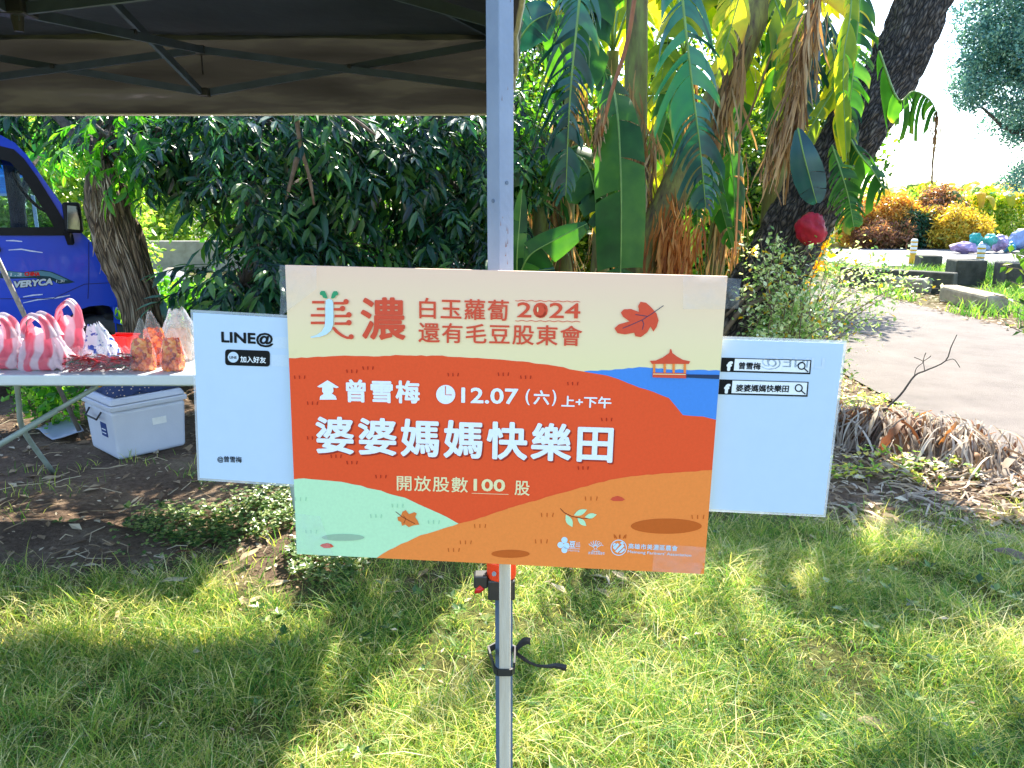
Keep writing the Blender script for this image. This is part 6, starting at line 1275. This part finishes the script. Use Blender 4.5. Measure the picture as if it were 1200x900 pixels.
# kerb stones, warm sunlight put into their concrete colour, and darker blocks
conc = mat('sunlit_concrete', hx('#b8ab92'), hx('#7c7464'), 5, .9, .8, 40); concd = mat('dark_concrete', hx('#5c5a4e'), hx('#35352c'), 5, .95, .8, 40)
def block(name, a_, b_, dep, h_, z0, mt_, lab, cat, bev=.03):
    a_, b_ = Vector(a_), Vector(b_); c = (a_+b_)/2; yaw = math.atan2(b_.y-a_.y, b_.x-a_.x); mb = MB(); L = (b_-a_).length; n_ = 12
    mb.box((0, 0, h_/2), (L, dep, h_)); o = mb.obj(name, mt_); o.location = (c.x, c.y, z0-.02); o.rotation_euler = (0, 0, yaw); bevel(o, bev, 3); tag(o, lab, cat); return o
block('kerb_stone', G(1041, 339), G(1086, 344), .30, .27, 0, conc, 'sunlit low kerb block beside the road, further one', 'kerb block', .06)
block('kerb_stone', G(1110, 353), G(1168, 368), .30, .28, 0, conc, 'sunlit low kerb block beside the road, nearer one', 'kerb block', .06)
a_, b_ = G(1010, 341), G(1118, 352); block('channel_wall', (a_.x, a_.y+.9, 0), (b_.x+.5, b_.y+.9, 0), .25, .40, -.02, concd, 'dark concrete wall of the roadside channel', 'wall', .03)
block('concrete_block', P(1074, 320, 18), P(1098, 322, 17.9), .6, .38, 0, concd, 'dark concrete block on the channel edge, farthest of three', 'concrete block')
block('concrete_block', P(1111, 337, 15), P(1146, 339, 14.9), .6, .48, 0, concd, 'dark concrete block on the channel edge, middle of three', 'concrete block')
block('concrete_block', P(1168, 345, 14.2), P(1206, 348, 14.1), .6, .48, 0, concd, 'dark concrete block on the channel edge, nearest of three', 'concrete block')
mb = MB(); it = []
x = rng.uniform(7, 18, 16000); y = 14.8+rng.random(16000)*4.2; keep = vnoise(x, y, .9, 41) > .35; x, y = x[keep], y[keep]
xx = rng.uniform(6.1, 9, 5000); yy = rng.uniform(8.0, 13.5, 5000); kk = vnoise(xx, yy, 1.2, 42) > .5; x = np.concatenate([x, xx[kk]]); y = np.concatenate([y, yy[kk]]); n_ = len(x)
tag(blades('channel_grass', x, y, rng.uniform(.08, .3, n_), rng.uniform(.01, .02, n_), rng.uniform(.2, 1.1, n_), grass_m, rng.random(n_)*.5, z=np.zeros(n_)), 'rough grass and weeds growing along the roadside channel', 'grass', kind='stuff')
yel = mat('bollard_yellow', hx('#e8b020'), hx('#d09818'), 20, .5); whp = mat('bollard_white', (.8,.8,.78), (.7,.7,.68), 20, .5)
for px, top, bot, d, lab in ((1072, 280, 322, 20.0, 'white post with yellow patches left of the yellow croton'), (1151, 287, 338, 17.2, 'yellow and white striped post in front of the rubbish bags')):
    a_, b_ = P(px, bot, d), P(px, top, d); a_.x = b_.x; zb = 0.0; H = b_.z-zb; root = empty('bollard', (b_.x, d, zb), lab, 'bollard'); mb = MB(); mb.tube([(0,0,0), (0,0,H-.03), (0,0,H)], [.08, .08, .06], 16); mb.obj('post', whp, root, True)
    mb = MB(); mb.tube([(0,0,0), (0,0,H*.45)], .083, 16, r=.5); mb.obj('yellow_band', yel, root, True)
    for k in range(3): mb = MB(); mb.tube([(0,0,H*(.53+.16*k)), (0,0,H*(.59+.16*k))], .0828, 16); mb.obj('yellow_band', yel, root, True)

# ================================================================ DRY LEAF PILE, TWIG, LOOSE LEAVES
dryp = leafmat('heap_dry_leaf', [hx('#6a5a4c'), hx('#94826f'), hx('#b8a892'), hx('#d0c2ae')], .75, .25, (1.4, 1.2, 1.))
dryo = leafmat('heap_brown_leaf', [hx('#5c4230'), hx('#8a5c38'), hx('#b08450')], .7, .3, (1.6, 1.1, .7))
pile = empty('dry_leaf_pile', (2.35, 4.2, 0), 'long heap of dry grey brown banana leaves along the road edge', 'leaf heap')
ridge = bez([P(960, 492, 4.9), P(1010, 490, 4.75), P(1060, 500, 4.6), P(1110, 506, 4.45), P(1160, 528, 4.25), P(1205, 560, 4.0), P(1260, 610, 3.7)], 60)
def heap_ribbon(mb, wd, Lr, f=None):
    f = random.random() if f is None else f; a_ = ridge[min(59, int(f*59))]+Vector((random.gauss(0, .09), random.gauss(0, .10), random.uniform(-.14, .10))); a_.z = max(a_.z, .03)
    d = Vector((random.uniform(-.9, .15), random.uniform(-1.1, -.2), random.uniform(-.1, .35))).normalized(); L = random.uniform(*Lr); pts = [a_]
    for k in range(6):
        d = (d+Vector((random.uniform(-.3,.3), random.uniform(-.3,.3), -.32))).normalized(); q = pts[-1]+d*L/6; q.z = max(q.z, .012+random.random()*.03); pts.append(q)
    mb.ribbon(bez(pts, 9), [wd*random.uniform(.6, 1.2)*math.sin(math.pi*(i+.8)/9.6)**.6 for i in range(9)], [random.uniform(-1,1), random.uniform(-1,1), random.uniform(-.3,.3)], curl=random.uniform(-.9, .9))
mb = MB(); 
for _ in range(1900): heap_ribbon(mb, random.uniform(.003, .011), (.15, .6))
tag(inv(mb.obj('leaf_shreds', dryp, pile, True), pile), kind='stuff'); mb = MB()
for _ in range(300): heap_ribbon(mb, random.uniform(.008, .03), (.1, .3))
tag(inv(mb.obj('leaf_shreds', dryo, pile, True), pile), kind='stuff')
for k in range(90):
    mb = MB(); heap_ribbon(mb, random.uniform(.022, .055), (.2, .5), (k % 45)/45*(.45 if k < 45 else 1)); inv(mb.obj('dried_leaf', dryp if k % 4 else dryo, pile, True), pile)
mb = MB()
for _ in range(420):
    x_ = random.uniform(1.35, 3.0); y_ = random.uniform(3.35, 4.3); a_ = Vector((x_, y_, float(ground_z(x_, y_))+.012)); th = random.random()*6.28; L = random.uniform(.05, .25); d = Vector((math.cos(th), math.sin(th), 0)); pts = [a_, a_+d*L/2+Vector((0,0,.02)), a_+d*L+Vector((random.uniform(-.03,.03),)*2+(0,))]; mb.ribbon(bez(pts, 5), random.uniform(.002, .009), (random.uniform(-.4,.4), 0, 1) if random.random() < .5 else (-d.y, d.x, .2), curl=.4)
tag(mb.obj('leaf_scraps', dryp, None, True), 'shredded dry leaf scraps around the heap', 'leaf litter', kind='stuff')
tw = empty('bare_twig', P(1015, 500, 4.7), 'thin bare forked twig sticking up from the dry leaf heap', 'twig'); mb = MB()
def zq(*l): return [P(940+x_/3.4615, 380+y_/3.4615, 4.7) for x_, y_ in l]
mb.tube(bez(zq((255,415),(330,350),(400,285),(455,210),(500,188),(580,150),(605,90),(628,42)), 26), list(np.linspace(.008, .0025, 26)), 6)
for l in (((455,208),(465,175),(492,152),(455,134)), ((497,188),(492,145),(502,115)), ((580,150),(615,142),(640,175)), ((492,150),(515,135),(522,128))): mb.tube(bez(zq(*l), 8), .0025, 5)
inv(mb.obj('twig', bark1_, tw), tw)
# loose single leaves on the grass and soil
def loose(px, py, L, wd, col, lab, yaw=0., cat='dead leaf'):
    g = G(px, py); g.z = float(ground_z(g.x, g.y)) + (.05 if g.y < 3 else .012); mb = MB(); n_ = 9; pts = [Vector((L*(i/(n_-1)-.5), .006*math.sin(i*.5), .004*math.sin(i*.8))) for i in range(n_)]
    mb.ribbon(pts, [wd*math.sin(math.pi*(i+.35)/(n_-.3))+.001 for i in range(n_)], (0,1,.15), curl=.35); o = mb.obj('dead_leaf', col, None, True); o.location = g; o.rotation_euler = (R(random.uniform(-8, 8)), R(random.uniform(-8, 8)), yaw); tag(o, lab, cat)
loose(1028, 856, .11, .022, lit_m, 'pale curled dead leaf lying on the grass at the lower right', -.3); loose(845, 758, .022, .008, dryo, 'tiny red brown leaf fragment on the grass', .3); loose(128, 638, .06, .016, lit_m, 'pale oval dead leaf on the bare soil at the left')
loose(293, 656, .12, .013, lit_m, 'narrow grey dead leaf near the edge of the grass', 1.2); loose(384, 680, .0, .0, lit_m, '', 0) if False else None
loose(218, 655, .09, .012, dryo, 'brown dead leaf on the soil pointing to the sign', 1.0); loose(1185, 632, .22, .04, dryp, 'large grey dried banana leaf piece at the right edge', -.5); loose(1190, 660, .18, .03, dryp, 'smaller grey dried banana leaf piece below the larger one', -.2)
loose(1092, 610, .09, .012, dryp, 'grey leaf strip on the grass below the leaf heap', .9); loose(205, 688, .10, .012, lit_m, 'bent brown leaf strip at the grass edge', .4); loose(60, 560, .10, .02, lit_m, 'crumpled brown leaf clump at the foot of the table leg', .3)
# pale torn strips of dead bark on the gnarled trunk
gtree = bpy.data.objects['gnarled_tree']; strip_m = leafmat('bark_strip', [hx('#6a5440'), hx('#a08a70'), hx('#d0c2ac')], .85, .1, (1, 1, 1))
for (x0, y0, x1, y1, n_) in ((112, 200, 120, 285, 50), (124, 205, 138, 290, 46), (134, 260, 158, 360, 36)):
    dry_bundle(gtree, P(x0, y0, 5.56), P(x1, y1, 5.48), n_, .03, .012, strip_m, 'bark_strip')
